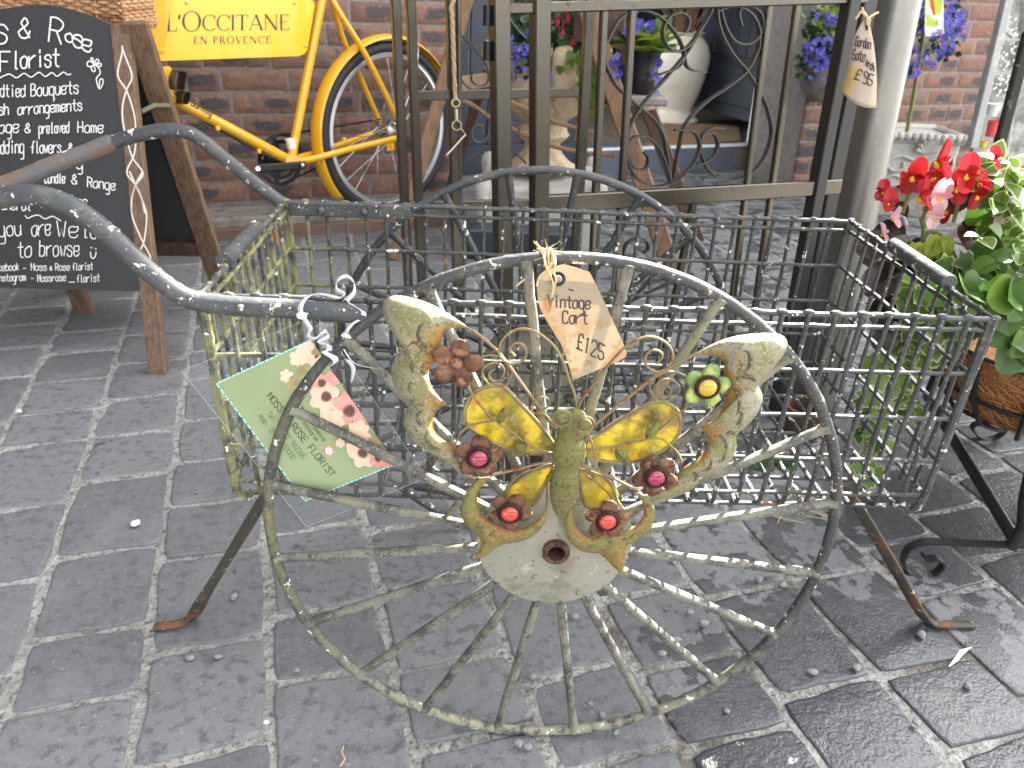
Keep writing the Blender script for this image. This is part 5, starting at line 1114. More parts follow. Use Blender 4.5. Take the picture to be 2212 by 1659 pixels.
# ================================================================ PLANT HELPERS
OVAL = [(0, 0), (.12, .22), (.35, .42), (.6, .40), (.85, .2), (1, 0)]
HEART = [(.08, 0), (-.02, .22), (.08, .44), (.35, .52), (.65, .40), (.88, .18), (1, 0)]
IVY = [(.06, 0), (-.04, .26), (.10, .50), (.30, .40), (.52, .62), (.60, .30), (.78, .20), (1, 0)]
ROUND = [(.05, 0), (.02, .25), (.18, .46), (.5, .54), (.8, .42), (.97, .2), (1, 0)]
NARROW = [(0, 0), (.2, .12), (.5, .17), (.8, .10), (1, 0)]
def leaf(mb, p, d, n, L, out=OVAL, fold=.25, droop=.3, cream=False, r=0, wide=1):
    d = V(d).normalized(); n = V(n); n = (n-d*n.dot(d)).normalized(); x = d.cross(n); mb.cr = r
    def P(t, s, dz=0): return p+d*(t*L)+x*(s*L*wide)+n*((abs(s)*fold-droop*t*t*.6+dz)*L)
    o = cr([V((a, b, 0)) for a, b in out], 2) if len(out) < 8 or out is not IVY else [V((a, b, 0)) for a, b in out]
    for sd_ in (1, -1):
        E = [mb.vert(P(q.x, q.y*sd_)) for q in o]; k = .86 if cream else 1
        I = [mb.vert(P(.42+(q.x-.42)*k, q.y*sd_*k, .002)) for q in o] if cream else E
        S = [mb.vert(P(min(max(q.x, 0), 1)*(k if cream else 1)+(.42*(1-k) if cream else 0), 0, -.012)) for q in o]
        for i in range(len(o)-1):
            mb.cm = 0; f = (S[i], I[i], I[i+1], S[i+1]); mb.face(f if sd_ < 0 else f[::-1])
            if cream: mb.cm = 1; f = (I[i], E[i], E[i+1], I[i+1]); mb.face(f if sd_ < 0 else f[::-1])
    mb.cm = 0
def rv(r, a=1): return V((r.uniform(-a, a), r.uniform(-a, a), r.uniform(-a, a)))
def blossom(mb, p, n, R, k=5, r=0, cup=.2, wid=.62):
    n = V(n).normalized(); x = n.orthogonal().normalized(); y = n.cross(x); mb.cr = r
    for i in range(k):
        a = 2*math.pi*i/k+r*6; d = x*math.cos(a)+y*math.sin(a); s = n.cross(d); c = [mb.vert(p+d*(R*t)+s*(R*wid*w_)+n*(cup*R*t*t)) for t, w_ in ((.08, 0), (.5, .42), (.92, .40), (1.02, 0), (.92, -.40), (.5, -.42))]
        mb.face(c)
def scatter(rnd, ells, n):
    out = []; W_ = [e[2]*e[3] for e in ells]; T = sum(W_)
    for _ in range(n):
        q = rnd.uniform(0, T)
        for e, w_ in zip(ells, W_):
            q -= w_
            if q <= 0: break
        a = rnd.uniform(0, 6.283); r = math.sqrt(rnd.random()); out.append((e[0]+e[2]*r*math.cos(a), e[1]+e[3]*r*math.sin(a)))
    return out
CAMD = V((0, -1, .35)).normalized()
# ================================================================ WOODEN LADDER STAND WITH ROPES
ld = thing('ladder_stand', aty(1170, 560, 2.7), 'honey brown wooden trestle ladder with rope strung between its legs, behind the gate', 'ladder')
def wleg(a, ya, b, w_, t, m, name='leg', yb=None):
    A = aty(*a, ya); B = gnd(*b) if yb is None else aty(*b, yb); mb = MB(); mb.beam(A, B, w_, t, V((0, -1, 0)), .004); mb.build(name, m, ld)
wleg((1030, -80), 2.74, (852, 561), .044, .03, WOODY); wleg((1110, -20), 2.98, (950, 466), .032, .028, WOODR)
wleg((1244, -60), 2.62, (1457, 607), .060, .032, WOODY); wleg((1322, 30), 2.80, (1508, 522), .052, .03, WOODR)
mb = MB(); mb.beam(aty(986, 182, 2.72), aty(1086, 168, 2.76), .045, .03, V((0, -1, 0)), .004); mb.build('cross_piece', WOODL, ld)
mb = MB(); mb.beam(aty(1010, -40, 2.78), aty(1352, 52, 2.70), .06, .028, V((0, -1, 0)), .004) if False else mb.beam(aty(1238, 55, 2.70), aty(1350, 58, 2.70), .10, .02, V((0, -1, 0)), .004); mb.build('top_board', WOODR, ld)
mb = MB(); mb.box(aty(1384, 209, 2.66), .13, .22, .028, V((1, .1, 0)).normalized(), V((-.1, 1, 0)).normalized(), V((0, 0, 1)), .006); mb.build('tread', SLATE, ld)
mb = MB(); mb.beam(aty(1372, 232, 2.64), aty(1408, 226, 2.72), .03, .03, V((0, -1, 0)), .004); mb.build('tread_block', WOODL, ld)
def rope(pts, y, name='rope'):
    mb = MB(); P = cr([aty(px, py, y) for px, py in pts], 14)
    for s3 in range(3):
        mb.tube([p+V((0, .0042*math.sin(i*.9+s3*2.1), .0048*math.cos(i*.9+s3*2.1))) for i, p in enumerate(P)], .0034, 6)
    mb.build(name, ROPE, ld)
rope([z3b(1080, 1345), z3b(1270, 1440), z3b(1480, 1590), z4c(230, 165), z4c(480, 285), z4c(740, 300)][:4]+[z4c(730, 40)][:0]+[z4c(480, 285)], 2.62)
rope([z4c(230, -180), z4c(480, -70), z4c(730, 40), z4c(900, 112), z4c(1150, 182), z4c(1350, 232), z4c(1660, 268)], 2.58)
rope([z4c(480, 290), z4c(730, 392), z4c(950, 455), z4c(1130, 492), z4c(1350, 525), z4c(1670, 552)], 2.56)
# low navy trough at the foot of the shopfront
lt = thing('low_planter', aty(1150, 560, 3.0), 'low dark slatted trough on the ground beneath the stone urn', 'planter')
for yy, h in ((520, 22), (556, 20)):
    mb = MB(); mb.beam(aty(1000, yy, 2.72), aty(1240, yy-4, 2.72), h*.0016, .03, V((0, -1, 0)), .004); mb.build('slat', mat('slate slat', (.055, .062, .072), .7, bump=[(40, .3, .003)]), lt)
mb = MB(); A, B = gnd(1010, 575), gnd(1235, 565); mb.box((A+B)/2+V((0, .06, .06)), (B-A).length, .10, .10, V((1, 0, 0)), V((0, 1, 0)), V((0, 0, 1)), .006); mb.build('box', NAVYD, lt)
# ================================================================ STONE URN + PLANTS
UY = 2.9; ur = thing('stone_urn', gnd(1172, 505), 'sand coloured carved stone urn on a pale square plinth behind the gate bars', 'urn')
def uz(py): return aty(1172, .8848*py, UY).z
um = .00172*.8848; uc = aty(1172, 300, UY); uc = V((uc.x, UY, 0))
prof = [(0, uz(150)), (108, uz(150)), (120, uz(128)), (126, uz(126)), (124, uz(140)), (122, uz(165)), (120, uz(195)), (113, uz(225)), (100, uz(252)), (82, uz(272)), (60, uz(288)), (50, uz(298)), (56, uz(305)), (58, uz(318)), (64, uz(326)), (56, uz(336)), (44, uz(345)), (42, uz(356)), (48, uz(372)), (62, uz(388)), (80, uz(400)), (84, uz(408))]
mb = MB()
def flute(a, h):
    zt_, zb_ = uz(126), uz(290)
    k = min(max((h-zb_)/(zt_-zb_), 0), 1)
    return 1+.085*k*math.cos(10*a)+.012*math.cos(40*a)*(k > .05)+(.04*math.cos(8*a) if h < uz(360) else 0)
mb.lathe([(r*um, h) for r, h in prof], uc, V((0, 0, 1)), 120, V((1, 0, 0)), flute); mb.build('urn_bowl', URN, ur, sharp=70)
for k in range(8):
    a = 2*math.pi*(k+.35)/8; d = V((math.cos(a), math.sin(a), 0)); mb = MB(); P = [uc+d*(128*um)+V((0, 0, uz(104))), uc+d*(139*um)+V((0, 0, uz(128))), uc+d*(124*um)+V((0, 0, uz(200))), uc+d*(100*um)+V((0, 0, uz(250)))]
    P = cr(P, 5); n = len(P); mb.tube(P, [.050*math.sin(math.pi*(.22+.7*i/(n-1))) for i in range(n)], 10, flat=.45, fdir=d); mb.build('acanthus_leaf', URN, ur, sharp=70)
bw = 168*um
mb = MB(); zT, zM = uz(425), uz(458)
mb.box(uc+V((0, 0, (zT+0)/2-.0)), bw*1.72, bw*1.72, zT, bev=.015)
for k in range(9):
    for sy in (-1,): mb.ball(uc+V((bw*.86*(-1+2*(k+.5)/9), sy*bw*.86, zM)), bw*.062, 10, 6)
    mb.ball(uc+V((bw*.86, bw*.86*(-1+2*(k+.5)/9), zM)), bw*.062, 10, 6)
for sx in (-1, 1):
    for sy in (-1, 1):
        c = uc+V((sx*bw*.80, sy*bw*.80, zT-.01)); mb.lathe([(.022, -.04), (.030, 0), (.027, .02), (.018, .036), (.007, .042), (0, .043)], c, V((0, 0, 1)), 12)
mb.build('urn_plinth', WSTONE, ur, sharp=50)
r = random.Random(21)
fp = thing('fuchsia_plant', uc+V((0, 0, uz(135))), 'fuchsia with dark leaves and red and pink hanging flowers in the stone urn', 'plant')
mb = MB()
for px, py in scatter(r, [(1265, 40, 70, 75), (1180, 20, 90, 60), (1290, 80, 30, 55), (1130, 30, 55, 60)], 330):
    y = UY+r.uniform(-.2, .2); d = rv(r)*.8+V((0, -.3, -.45)); leaf(mb, aty(px, py, y), d, CAMD+rv(r, .6), r.uniform(.028, .05), OVAL, r=r.random()*.9, droop=.2)
mb.build('foliage', LEAFD, fp)
mb = MB()
for px, py in scatter(r, [(1287, 160, 26, 60), (1255, 185, 30, 30), (1290, 215, 20, 40), (1240, 130, 40, 20), (1300, 110, 14, 30)], 60):
    y = UY-.22+r.uniform(-.02, .04); leaf(mb, aty(px, py, y), rv(r)*.6+V((0, -.2, -.8)), CAMD+rv(r, .4), r.uniform(.022, .038), HEART, r=.55+r.random()*.45)
mb.build('trailing_leaves', LEAF, fp)
for px, py in ((1227, 35), (1237, 88), (1204, 45), (1267, 60), (1278, 95), (1215, 70), (1160, 38), (1250, 20), (1292, 40)):
    p = aty(px, py, UY-.20); mb = MB(); mb.tube([p+V((0, 0, .035)), p+V((0, 0, .008))], .0015, 5)
    for k in range(4):
        a = k*1.571+px; leaf(mb, p+V((0, 0, .01)), V((math.cos(a), math.sin(a), .25)), V((0, 0, 1)), .022, NARROW, r=.3, wide=1.6)
    mb.lathe([(.002, .012), (.007, .004), (.009, -.006), (.006, -.016), (0, -.016)], p, V((0, 0, 1)), 9); mb.cr = 1; mb.build('flower', FUCH, fp)
lp = thing('lobelia_plant', aty(1150, 150, 2.68), 'trailing blue lobelia spilling over the left side of the stone urn', 'plant')
mb = MB(); mb2 = MB()
for px, py in scatter(r, [(1140, 70, 50, 55), (1120, 110, 40, 60), (1160, 110, 30, 55), (1085, 120, 14, 30)], 260):
    leaf(mb, aty(px, py, UY-.2+r.uniform(-.06, .08)), rv(r)*.8+V((0, -.2, .2)), CAMD+rv(r, .6), r.uniform(.018, .032), OVAL, r=r.random()*.8)
for px, py in scatter(r, [(1140, 92, 45, 28), (1165, 120, 25, 20), (1110, 140, 30, 45), (1095, 105, 20, 20), (1190, 165, 10, 12), (1140, 200, 14, 10)], 70):
    blossom(mb2, aty(px, py, UY-.27+r.uniform(-.03, .02)), CAMD+rv(r, .5), r.uniform(.008, .012), 5, r.random())
mb.build('foliage', LEAFD, lp); mb2.build('blossoms', BLUE, lp)
# ================================================================ VASE, TWIGS, BUCKET
vb = onstep(1452, 264, .103); vs_ = (vb.y*.884+.38)/1660
mb = MB(); vz = lambda py: aty(1452, py, vb.y).z
prof = [(0, vz(262)), (52, vz(262)), (54, vz(256)), (47, vz(248)), (38, vz(240)), (37, vz(234)), (40, vz(225)), (48, vz(200)), (56, vz(165)), (60, vz(135)), (59, vz(115)), (53, vz(95)), (42, vz(80)), (36, vz(74)), (42, vz(70)), (44, vz(67)), (40, vz(66)), (34, vz(72)), (30, vz(95)), (0, vz(100))]
mb.lathe([(a*vs_, h) for a, h in prof], V((vb.x, vb.y, 0)), V((0, 0, 1)), 48); tag(mb.build('floor_vase', CERAM, sharp=60), 'tall cream ceramic vase standing in the doorway by the dark door', 'vase')
mb = MB(); r = random.Random(31); vt = V((vb.x, vb.y, vz(72)))
for k in range(34):
    a = r.uniform(0, 6.28); P = [vt+V((0, 0, -.1))]; d = V((math.cos(a)*.35, math.sin(a)*.3-.1, 1))
    for j in range(5): P.append(P[-1]+d*r.uniform(.05, .09)); d += rv(r, .35)
    mb.tube(cr(P, 3), [.004-.0025*i/15 for i in range(len(cr(P, 3)))], 5)
tag(mb.build('dried_twigs', TWIG), 'bunch of dry brown twigs standing in the cream vase', 'twigs')
bz = lambda py: aty(1390, py, 2.62).z
bx = aty(1391, 150, 2.62).x; bs = 2.74/1660*.97
bb = thing('bucket', V((bx, 2.62, bz(199))), 'small black metal bucket planter with a banded middle on the slate tread', 'bucket')
mb = MB(); prof = [(0, 199), (23.5, 199), (24.5, 197), (26, 172), (27.4, 165), (26.6, 163), (27.6, 160), (27, 157.5), (28.2, 154), (27.6, 151), (29.5, 118), (31, 114), (31, 112), (29, 113), (27, 124), (0, 124)]
mb.lathe([(a*bs, bz(h)) for a, h in prof], V((bx, 2.62, 0)), V((0, 0, 1)), 40); mb.build('pail', BUCK, bb, sharp=50)
pp = thing('primula_plant', V((bx, 2.62, bz(118))), 'bright green leafy plant with small blue flowers in the black bucket', 'plant')
mb = MB(); r = random.Random(12); ct = V((bx, 2.62, bz(122)))
for k in range(34):
    a = r.uniform(0, 6.28); e = r.uniform(.15, 1.2); d = V((math.cos(a)*math.cos(e), math.sin(a)*math.cos(e), math.sin(e))); leaf(mb, ct+d*.02, d, V((0, 0, 1))-d*.3+rv(r, .2), r.uniform(.07, .12), ROUND, fold=.15, droop=r.uniform(.1, .6), r=r.random(), wide=.75)
mb.build('foliage', PRIM, pp); mb = MB()
for px, py in scatter(r, [(1372, 60, 14, 34), (1404, 55, 8, 20), (1358, 68, 10, 14)], 26): blossom(mb, aty(px, py, 2.55), CAMD+rv(r, .4), r.uniform(.008, .012), 5, r.random())
mb.build('blossoms', BLUE, pp); mb = MB()
for px, py in scatter(r, [(1330, 150, 10, 40), (1340, 200, 8, 20), (1420, 165, 8, 40)], 26): blossom(mb, aty(px, py, 2.55), CAMD+rv(r, .4), r.uniform(.008, .012), 5, r.random())
mb.build('trailing_blossoms', BLUE, pp)
# ================================================================ WALL PLANTER, LOBELIA STANDARD, TROUGH
WPc = onwall(1783, 165, -.16); wpl = thing('wall_planter', WPc-UP*.15, 'rough stone wall pot overflowing with purple blue lobelia between the gate posts and pole', 'planter')
mb = MB(); q = 3.6/1660
mb.lathe([(0, -52*q), (20*q, -50*q), (42*q, -28*q), (54*q, 5*q), (58*q, 34*q), (52*q, 36*q), (44*q, 10*q), (0, 5*q)], WPc, UP, 28, None, lambda a, h: 1+.04*math.sin(5*a)+.03*math.sin(11*a+2)); mb.build('stone_pot', WSTONE if False else mat('rough stone pot', (.22, .20, .16), .9, layers=[(18, .45, .62, (.12, .11, .09)), (40, .55, .68, (.33, .30, .25))], bump=[(40, .8, .01)]), wpl)
r = random.Random(5)
l1 = thing('lobelia_plant', WPc+UP*.05, 'purple blue lobelia with lime green leaves growing in the wall pot', 'plant'); mb = MB(); mb2 = MB(); mb3 = MB()
for px, py in scatter(r, [(1790, 60, 56, 48), (1760, 110, 30, 30), (1810, 110, 36, 30), (1745, 140, 20, 30)], 330): leaf(mb, onwall(px, py, -.2+r.uniform(-.1, .1)), rv(r)+V((0, -.3, .1)), CAMD+rv(r, .6), r.uniform(.02, .04), OVAL, r=r.random()*.9)
for px, py in scatter(r, [(1772, 100, 30, 24), (1815, 95, 26, 20), (1760, 125, 26, 20), (1800, 135, 30, 18), (1790, 40, 30, 14), (1820, 25, 16, 14), (1765, 165, 18, 12), (1790, 200, 10, 10)], 150): blossom(mb2, onwall(px, py, -.26+r.uniform(-.08, .04)), CAMD+rv(r, .5), r.uniform(.010, .015), 5, r.random())
for px, py in scatter(r, [(1795, 50, 30, 30), (1800, 75, 14, 14)], 26): leaf(mb3, onwall(px, py, -.26), rv(r)+V((0, -.4, -.3)), CAMD+rv(r, .3), r.uniform(.035, .055), HEART, r=.7+r.random()*.3)
mb.build('foliage', LEAFD, l1); mb2.build('blossoms', BLUE, l1); mb3.build('lime_leaves', PRIM, l1)
TY2 = 3.42
tr = thing('stone_trough', aty(1995, 400, TY2), 'pale carved stone planter box with shell ornament behind the red begonias', 'planter')
tx = lambda px, py: aty(px, py, TY2)
A, B, C_, D_ = tx(1912, 292), tx(2068, 298), tx(1912, 400), tx(2060, 404); c = (A+B+C_+D_)/4; wt, ht_ = (B-A).length, (A-C_).length
mb = MB(); mb.box(c+V((0, wt*.42, -.01)), wt, wt*.84, ht_, bev=.01)
zt2 = c.z+ht_/2
for sx, sy, lx, ly in ((0, -.0, wt*1.07, .035), (0, wt*.84, wt*1.07, .035)): mb.box(c+V((sx, sy, ht_/2-.012)), lx, ly, .045, bev=.012)
for sx in (-1, 1): mb.box(c+V((sx*wt*.52, wt*.42, ht_/2-.013)), .035, wt*.8, .045, bev=.012)
for k in range(11):
    mb.ball(c+V((wt*(-.5+k/10), -.02, ht_/2-.004)), .017, 8, 6)
for k in range(7):
    a = math.pi*(k+.5)/7; mb.tube([c+V((0, -.014, ht_*.18)), c+V((-math.cos(a)*.045, -.022, ht_*.18+.062*math.sin(a)))], [.004, .011], 8)
for sx in (-1, 1):
    mb.tube(cr([c+V((sx*x, -.006, z)) for x, z in ((.03, ht_*.02), (.09, ht_*.10), (.14, 0), (.12, -ht_*.18), (.07, -ht_*.16), (.075, -ht_*.02))], 6), .008, 8)
    mb.tube(cr([c+V((sx*x, -.006, z)) for x, z in ((.0, -ht_*.30), (.05, -ht_*.34), (.10, -ht_*.28), (.14, -ht_*.36))], 6), .007, 8)
mb.build('trough_box', WSTONE, tr, sharp=50)
mb = MB(); mb.box(V((c.x, TY2+wt*.42, (c.z-ht_/2)/2-.012)), wt*.7, wt*.5, c.z-ht_/2, bev=.01); mb.build('support_block', SLATE, tr)
ls = thing('lobelia_standard', V((tx(1955, 290).x, TY2+.12, zt2)), 'violet blue lobelia grown as a standard on a thin green stem in the stone box', 'plant'); r = random.Random(15)
mb = MB(); P = cr([aty(*zg(640, 1310), TY2+.1), aty(*zg(700, 1000), TY2+.1), aty(*zg(740, 750), TY2+.1), aty(*zg(800, 380), TY2+.1), aty(*zg(815, 200), TY2+.1)], 6); mb.tube(P, .0085, 9); mb.build('stem', STEM, ls)
mb = MB(); mb2 = MB(); EL = [(1995, 70, 60, 55), (2050, 50, 45, 55), (2000, 20, 80, 50), (1945, 100, 26, 40), (1960, 150, 30, 22), (2040, 110, 26, 22)]
for px, py in scatter(r, EL, 300): leaf(mb, aty(px, py, TY2+r.uniform(-.1, .2)), rv(r), CAMD+rv(r, .6), r.uniform(.018, .035), OVAL, r=r.random()*.8)
for px, py in scatter(r, EL+[(2060, 60, 30, 40), (1950, 140, 24, 40), (2010, 130, 30, 20)], 260): blossom(mb2, aty(px, py, TY2-.08+r.uniform(-.08, .08)), CAMD+rv(r, .5), r.uniform(.009, .014), 5, r.random())
mb.build('foliage', LEAFD, ls); mb2.build('blossoms', BLUE, ls)
cl = thing('plant_label', aty(2018, 70, TY2-.1), 'glossy white and lime plant care label hanging in the lobelia standard', 'plant label')
LY = TY2-.14
mb = MB(); mb.slab([aty(*zg(x, y), LY) for x, y in ((832, -120), (1000, -120), (1008, 335), (985, 345), (835, 352), (820, 300))], V((0, -1, 0)), .002); mb.build('card', WHP, cl, smooth=False)
mb = MB(); 
def patch(q, m_i, k): mb.cm = m_i; mb.face([mb.vert(aty(*zg(x, y), LY-k)) for x, y in q][::-1])
patch(((850, -100), (990, -100), (985, 110), (940, 150), (860, 60)), 0, .0006); patch(((836, 120), (900, 180), (960, 240), (920, 260), (836, 250)), 0, .0006); patch(((872, -60), (905, 0), (922, 140), (905, 150), (880, 60)), 1, .001); patch(((960, 300), (1003, 285), (1000, 330), (965, 330)), 2, .001); patch(((940, 310), (968, 305), (968, 318), (940, 322)), 1, .0012)
mb.build('printed_leaves', [mat('printed lime', (.50, .62, .06), .4), REDP, mat('printed orange', (.9, .4, .05), .4)], cl, smooth=False)
# ================================================================ GREENHOUSE PANEL WITH RAIN DROPS
HY = 2.25
gh = thing('glazed_display_case', aty(2190, 380, HY), 'grey framed glazed case spotted with rain drops at the right edge', 'display case')
def hp_(x, y, k=0): return aty(*zg(x, y), HY+k)
for a, b, w_ in (((1625, -60), (1270, 1420), .020), ((1800, 0), (1590, 1500), .008), ((2100, -60), (1900, 1500), .012)):
    mb = MB(); mb.beam(hp_(*a), hp_(*b), w_, .03, V((0, -1, 0)), .002); mb.build('frame_bar', GREY, gh)
for a, b in (((1555, 378), (1990, 385)), ((1480, 720), (1900, 640)), ((1570, 280), (1680, 360))):
    mb = MB(); mb.beam(hp_(*a), hp_(*b), .007, .012, V((0, -1, 0)), .001); mb.build('glazing_bar', GREY, gh)
mb = MB(); mb.beam(hp_(1830, 300, -.25), hp_(1500, 1560, -.25), .026, .02, V((0, -1, 0)), .004); mb.build('black_post', mat('weathered black post', (.025, .024, .022), .6, layers=[(50, .58, .66, (.25, .22, .16))], bump=[(60, .5, .003)]), gh)
mb = MB(); mb.slab([hp_(*p, .008) for p in ((1615, -60), (1275, 1400), (2000, 1450), (2300, -60))], V((0, -1, 0)), .003); mb.build('glass_pane', PLAST, gh, smooth=False)
mb = MB(); r = random.Random(77); DRM = mat('water drop', (.92, .94, .95), .08, spec=.8, coat=1)
for x, y in scatter(r, [(1640, 500, 110, 380), (1560, 800, 90, 180), (1760, 350, 60, 250), (1650, 250, 40, 60)], 150): mb.ball(hp_(x, y, .003), r.uniform(.0014, .0042), 7, 5, (1, .5, 1.1))
tag(mb.build('rain_drops', DRM, gh), kind='stuff')
mb = MB(); mb.slab([hp_(*p, .34) for p in ((1700, -120), (1250, 1600), (2400, 1600), (2700, -120))], V((0, -1, 0)), .02); mb.build('back_sheet', mat('grey green back sheet', (.30, .31, .27), .7, layers=[(6, .45, .62, (.10, .11, .08)), (14, .5, .65, (.5, .5, .46))]), gh)
for (cx, cy2, rx, ry, m, nm) in ((1470, 1240, 80, 110, REDP, 'red pot'), (1560, 1200, 50, 70, REDP, 'red cup'), (1515, 1330, 45, 65, BLUP, 'blue cup'), (1345, 1290, 30, 50, YELP, 'yellow cup'), (1480, 1060, 90, 80, WHP, 'white tub'), (1390, 1390, 50, 50, YELP, 'yellow tub')):
    mb = MB(); c = hp_(cx, cy2, .16); s = .0022*.2531*.8848*.82
    s = .72/1660*2.1*.2531*.8848
    mb.lathe([(0, -ry*s), (rx*.75*s, -ry*s), (rx*s, ry*s), (rx*1.08*s, ry*s*1.04), (rx*.9*s, ry*s*.98), (0, -ry*.8*s)], c, V((0, 0, 1)), 20)
    nm2 = nm.split()[1]; col = nm.split()[0]
    lab = {'red pot': 'larger red plastic pot behind the rain spotted glass', 'red cup': 'smaller red plastic cup at the right behind the rain spotted glass', 'blue cup': 'bright blue plastic cup behind the rain spotted glass', 'yellow cup': 'small yellow plastic cup left of the red pot behind the glass', 'white tub': 'white plastic tub above the red pot behind the glass', 'yellow tub': 'yellow plastic tub lowest behind the rain spotted glass'}[nm]
    tag(mb.build('plastic_'+nm2, m), lab, nm2)
# ================================================================ PLANT STAND, COIR TROUGH, BEGONIAS, IVY
ps = thing('plant_stand', gnd(2100, 1050), 'black wrought iron plant stand with scrolled feet standing on the wet setts', 'plant stand')
zs = Z(2200, 950, 300, 995)
SIRON = mat('black stand iron', (.022, .023, .026), .38, .2, bump=[(120, .15, .001)])
def foot(pts, y0, wdir=V((0, 1, 0))):
    mb = MB(); P = [onp(*zs(x, y), V((0, y0, 0)), V((0, 1, 0))) for x, y in pts]; mb.bar(cr(P, 7), .015, .004, wdir); return mb.build('scroll_foot', SIRON, ps)
foot([(1250, 1275), (900, 1262), (600, 1250), (320, 1236), (170, 1240), (60, 1290), (15, 1380), (45, 1470), (130, 1515), (240, 1505), (320, 1450), (330, 1395), (270, 1370), (200, 1375), (175, 1340)], gnd(*zs(130, 1520)).y+.006)
foot([(-200, 150), (100, 150), (400, 155), (650, 170), (780, 190), (850, 240), (845, 320), (780, 385), (690, 405), (610, 370), (575, 310), (620, 275), (720, 272)], gnd(*zs(690, 420)).y+.006)
mb = MB(); j1 = onp(*zs(905, 1235), V((0, gnd(*zs(130, 1520)).y+.006, 0)), V((0, 1, 0))); j2 = aty(*zs(215, 60), gnd(*zs(690, 420)).y); mb.tube([j1+V((0, 0, .006)), j2], .0105, 12); mb.build('cross_tube', SIRON, ps)
mb = MB(); up1 = j1+V((.10, .02, .34)); mb.tube([j1-V((0, 0, .012)), j1+V((.008, .0, .03)), aty(*zs(1010, 900), j1.y+.01), aty(*zs(1120, 400), j1.y+.03)], .0112, 12); mb.build('upright', SIRON, ps)
mb = MB(); mb.tube([j2, j2+V((.03, .02, .34))], .010, 10); mb.build('upright', SIRON, ps)
BCt = V((1.02, 1.33, .30)); BRd = .215
cb = thing('coir_basket', BCt-V((0, 0, .16)), 'orange brown coir lined hanging basket in black wire straps', 'planter basket')
mb = MB(); prof = [(0, -.150), (.08, -.145), (.15, -.115), (.195, -.06), (.213, 0), (.218, .02), (.205, .02), (.19, -.02), (0, -.03)]
mb.lathe(prof, BCt, V((0, 0, 1)), 64, None, lambda a, h: 1+.012*math.sin(9*a)+.010*math.sin(17*a+h*60)); mb.build('coir_liner', COIR, cb)
mb = MB(); r = random.Random(3)
for k in range(700):
    a = r.uniform(2.2, 5.2); h = r.uniform(-.14, .02); rr = .213*math.sqrt(max(0, 1-(min(h, 0)/.155)**2)); p = BCt+V((math.cos(a)*rr, math.sin(a)*rr, h)); t = V((-math.sin(a), math.cos(a), r.uniform(-1, 1)*.9)).normalized(); o_ = V((math.cos(a), math.sin(a), 0))
    mb.tube([p-t*.012, p+o_*r.uniform(.001, .005), p+t*.014+rv(r, .004)], .0005, 3, cap=False)
tag(mb.build('loose_fibres', mat('coir fibre', (.48, .23, .08), .9), cb), kind='stuff')
for k in range(7):
    a = 2.35+k*.42; mb = MB(); mb.tube([BCt+V((math.cos(a)*rr*1.02, math.sin(a)*rr*1.02, h-.004)) for rr, h in ((.222, .03), (.218, 0), (.2, -.06), (.156, -.118), (.085, -.150), (0, -.156))], .0045, 8); mb.build('strap', SIRON, cb)
mb = MB()
for rr, h in ((.224, .026), (.205, -.06)): mb.tube([BCt+V((math.cos(a)*rr, math.sin(a)*rr, h)) for a in [2*math.pi*q/60 for q in range(60)]], .004, 7, closed=True)
mb.build('wire_ring', SIRON, cb)
# begonia
r = random.Random(44)
bg_ = thing('begonia_plant', BCt+V((-.2, -.02, 0)), 'bronze leaved begonia with red and pale pink flowers at the left of the coir basket', 'plant')
def bgp(px, py, y=1.25): return aty(px, py, y)
mb = MB()
for px, py, L, dx, dz, rr in ((1960, 505, .085, -.9, -.1, .1), (1915, 520, .07, -1, -.3, .4), (2010, 520, .10, -.3, -.7, .0), (2030, 560, .11, .3, -.8, .0), (1985, 560, .10, -.7, -.6, .2), (1940, 580, .09, -.8, -.6, .3), (2075, 480, .10, .5, -.4, .9), (2110, 470, .10, .7, -.5, 1), (2060, 600, .10, .1, -.9, .1),
                          (2000, 620, .10, -.5, -.7, .0), (2040, 450, .07, .2, .3, .2), (2090, 440, .08, .8, -.2, 1), (1935, 640, .08, -.5, -.8, .1), (1990, 680, .09, .1, -1, .05), (1930, 700, .07, -.4, -.8, .2), (2030, 655, .09, .5, -.7, .1), (1960, 470, .06, -.4, .2, .3), (1900, 560, .05, -.8, .1, .5)):
    leaf(mb, bgp(px, py, 1.27+r.uniform(-.04, .05)), V((dx, -.25, dz)), CAMD*.8+V((0, 0, .4))+rv(r, .25), L*.74, ROUND, fold=.2, droop=.25, r=rr, wide=.85)
mb.build('bronze_leaves', BRONZE, bg_)
mb = MB()
for px, py, L, dx, dz, rr in ((2105, 490, .055, .1, .8, .5), (2090, 540, .075, .5, -.3, .45), (2070, 555, .06, -.5, -.4, .2), (2120, 560, .07, .6, .1, .4), (2130, 590, .07, .4, -.6, .4), (2080, 605, .06, -.3, -.8, .3), (2105, 415, .05, .6, .2, .4)):
    leaf(mb, bgp(px, py, 1.22+r.uniform(-.03, .03)), V((dx, -.2, dz)), CAMD+rv(r, .25), L, ROUND, fold=.12, droop=.2, r=rr, wide=.95)
mb.build('green_leaves', LEAF, bg_)
